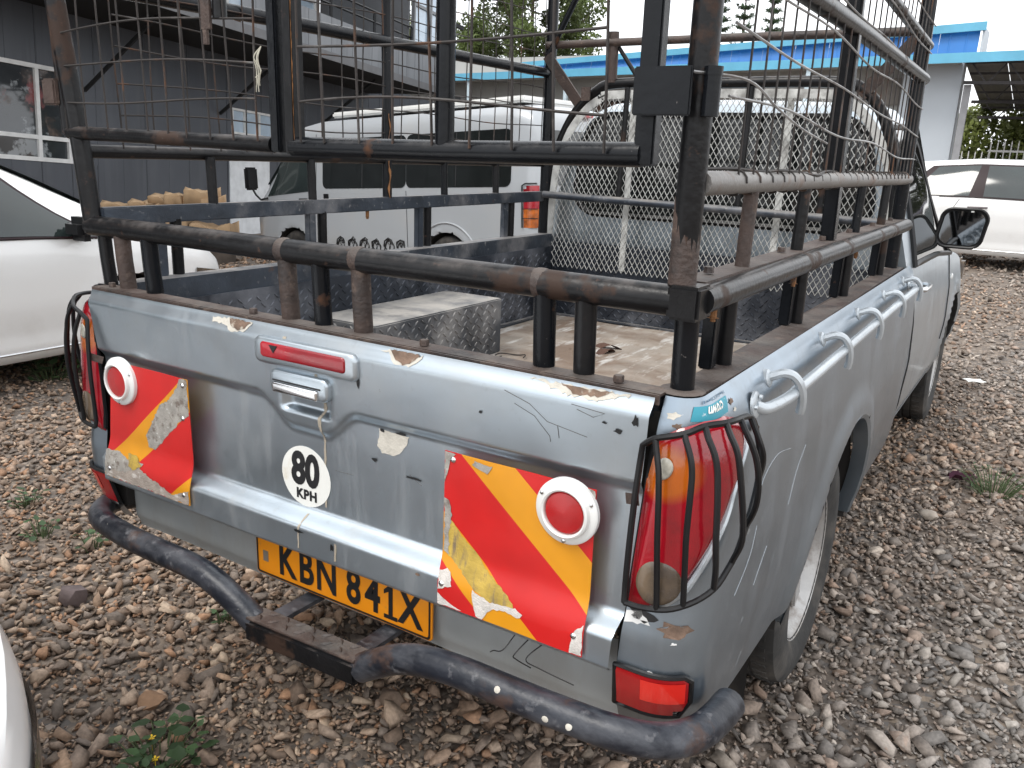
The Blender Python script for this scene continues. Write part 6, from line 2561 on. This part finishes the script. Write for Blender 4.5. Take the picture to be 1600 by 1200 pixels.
def weed(loc, r_, n, size, label, seed, flowers=0, grassy=False):
    T = thing('weed', label, 'plant', (loc[0], loc[1], ground_z(*loc)), 0, 'weeds in the gravel')
    r = np.random.default_rng(seed)
    q = MB()
    cs_ = []
    for i in range(n):
        a = r.uniform(0, 6.28)
        d = r_ * math.sqrt(r.uniform(0, 1))
        h = r.uniform(.25, 1) * size * (2.2 if not grassy else 4)
        c = np.array([d * math.cos(a), d * math.sin(a), h])
        q.tube([(c[0] * .4, c[1] * .4, -.01), tuple(c * np.array([.75, .75, .7])), tuple(c)], [.0025, .002, .001], 4)
        cs_.append(c)
    obj('stems', q, stem_green, T)
    q = MB()
    for c in cs_:
        a = r.uniform(0, 6.28)
        s_ = size * r.uniform(.5, 1.1)
        tl = r.uniform(-.3, .5)
        w_ = .12 if grassy else .42
        e1 = Vector((math.cos(a), math.sin(a), tl)) * s_
        e2 = Vector((-math.sin(a), math.cos(a), r.uniform(-.25, .25))) * s_ * w_
        C_ = Vector(c)
        q.add([C_, C_ + e1 * .35 + e2, C_ + e1 * .8 + e2 * .7, C_ + e1 * 1.1, C_ + e1 * .8 - e2 * .7, C_ + e1 * .35 - e2, C_ + e1 * .5 + Vector((0, 0, -.08 * s_))], [(0, 1, 6), (1, 2, 6), (2, 3, 6), (3, 4, 6), (4, 5, 6), (5, 0, 6)])
    me = obj('leaves', q, leaf_w, T, 60, kind='stuff')
    a = me.data.color_attributes.new('tone', 'FLOAT_COLOR', 'POINT')
    tn = np.repeat(r.uniform(.6, 1.5, (len(me.data.vertices) // 7 + 1, 1)), 7, 0)[:len(me.data.vertices)]
    a.data.foreach_set('color', np.concatenate([tn, tn, tn, np.ones_like(tn)], 1).astype(np.float32).ravel())
    for k in range(flowers):
        q = MB()
        x, y = r.uniform(-r_, r_), r.uniform(-r_, r_)
        for j in range(5):
            aa = j * 1.257
            q.add([(x, y, .05), (x + .008 * math.cos(aa - .4), y + .008 * math.sin(aa - .4), .052), (x + .012 * math.cos(aa), y + .012 * math.sin(aa), .053), (x + .008 * math.cos(aa + .4), y + .008 * math.sin(aa + .4), .052)], [(0, 1, 2, 3)])
        q.tube([(x, y, -.01), (x, y, .05)], .0012, 4)
        obj('flower', q, mat('yellow_petal', (.75, .5, .02), .6), T, 0)
    return T


a = 'leafy green weed clump with small yellow flowers near the bottom edge'
weed((-.42, -.14), .13, 46, .040, a, 1, 3)
weed((-1.84, .37), .07, 20, .03, 'sparse grey-green weed in the gravel beyond the bumper end', 2)
weed((-2.17, .50), .07, 18, .03, 'small weed sprig between the tail lamp guard and the sparse weed', 3)
weed((-1.60, .43), .06, 14, .03, 'low weed close to the end of the bumper tube', 8)
weed((-3.95, 1.62), .20, 50, .06, 'green weed patch under the sill of the white saloon car', 4)
weed((-4.25, 1.25), .16, 34, .05, 'green weed at the left edge under the white saloon car', 5)
weed((-.81, .38), .05, 10, .03, 'tiny weed seedling in the shade below the tailgate', 6)
weed((1.22, 3.1), .16, 60, .03, 'thin pale grass tuft in the gravel beside the truck', 7, 0, True)

# ------------------------------------------------------------------ cardboard pile and litter
card = mat('cardboard', (.50, .34, .20), .9, vary=.15, vscale=6, bump=.1, bscale=60)
rr = random.Random(12)
CG = 'flattened cardboard in the pile by the wall'
spots = [(-9.55, 5.95, .50, .55, .30, 'curled cardboard flap at the low outer end of the pile'), (-9.25, 6.15, .52, .50, .10, 'cardboard sheet lying second along the pile'), (-9.0, 6.30, .60, .50, -.2, 'creased cardboard sheet in the middle of the pile'), (-8.85, 6.38, .66, .46, .25, 'cardboard box standing highest beside the middle of the pile'), (-8.62, 6.52, .64, .50, -.1, 'square open cardboard box at the high end of the pile'), (-8.60, 6.50, .72, .44, .2, 'flat cardboard lid on top of the square box'), (-8.32, 6.66, .52, .40, .4, 'small cardboard piece at the far end of the pile'), (-8.45, 6.55, .25, .55, 0, 'low cardboard sheet under the far end of the pile'), (-9.1, 6.2, .28, .8, .1, 'wide cardboard layer at the bottom of the pile')]
for (x, y, z, w, a, lb_) in spots:
    z += .10
    q = MB()
    h = .05 if 'box' not in lb_ else .16
    if 'bottom' in lb_ or 'low cardboard' in lb_:
        h = .30
    m4 = Matrix.Translation((x, y, z)) @ rot_z(a + .55)
    fold = rr.uniform(.03, .08)
    q.grid(lambda u, v: m4 @ Vector((u * w / 2, v * w * .35, fold * abs(u) + .02 * math.sin(u * 5 + v * 3))), np.linspace(-1, 1, 7), np.linspace(-1, 1, 5))
    q.grid(lambda u, v: m4 @ Vector((u * w / 2, -w * .35, -h * v + (fold * abs(u) + .02 * math.sin(u * 5 - 3)) * (1 - v))), np.linspace(-1, 1, 7), [0, 1])
    q.grid(lambda u, v: m4 @ Vector((w / 2, u * w * .35, -h * v + (fold + .02 * math.sin(5 + u * 3)) * (1 - v))), np.linspace(-1, 1, 5), [0, 1])
    o = obj('cardboard_sheet', q, card, None, 30)
    md = o.modifiers.new('thickness', 'SOLIDIFY')
    md.thickness = .006
    tag(o, lb_, 'cardboard', CG)
# pallet-like base under the pile
q = MB()
q.box((-9.8, 5.75, -.25), (-8.1, 6.6, .20), .01, )
tag(obj('timber_base', q, mat('dark_timber', (.10, .08, .065), .85, vary=.3)), 'low dark timber base under the cardboard pile', 'timber')


def litter(name, loc, w, l, a, m, label, curl=.01):
    q = MB()
    z = ground_z(*loc) + .045
    m4 = Matrix.Translation((loc[0], loc[1], z)) @ rot_z(a)
    q.grid(lambda u, v: m4 @ Vector((u * w, v * l, curl * math.sin(u * 4 + v * 3) + .006)), np.linspace(-1, 1, 6), np.linspace(-1, 1, 5))
    tag(obj(name, q, m, None, 60), label, 'litter')


litter('paper_scrap', (.99, 5.1), .06, .045, .5, sticker_white, 'scrap of white paper on the gravel past the rear wheel', .003)
litter('purple_rag', (1.08, 3.12), .06, .03, .3, mat('plum_cloth', (.07, .02, .04), .9), 'dark plum rag trodden into the gravel beside the truck', .02)
for i, (x, y, s_, c, lb_) in enumerate(((-1.30, .175, .062, (.13, .10, .098), 'rounded dark grey-brown boulder in the gravel beyond the bumper'), (-.62, -.02, .045, (.25, .15, .09), 'orange-brown stone in front of the step bumper'), (1.0, 2.62, .05, (.36, .31, .26), 'flat pale stone on the gravel by the rear tyre'))):
    r = np.random.default_rng(60 + i)
    V_, F_ = stone_template(400 + i, 26)
    q = MB()
    q.add([(x + p[0] * s_, y + p[1] * s_, ground_z(x, y) + s_ * .45 + p[2] * s_ * 1.2) for p in V_], [tuple(f) for f in F_])
    tag(obj('stone', q, mat('stone_colour', c, .9, vary=.2, vscale=40, bump=.3, bscale=60), None, 50), lb_, 'stone')
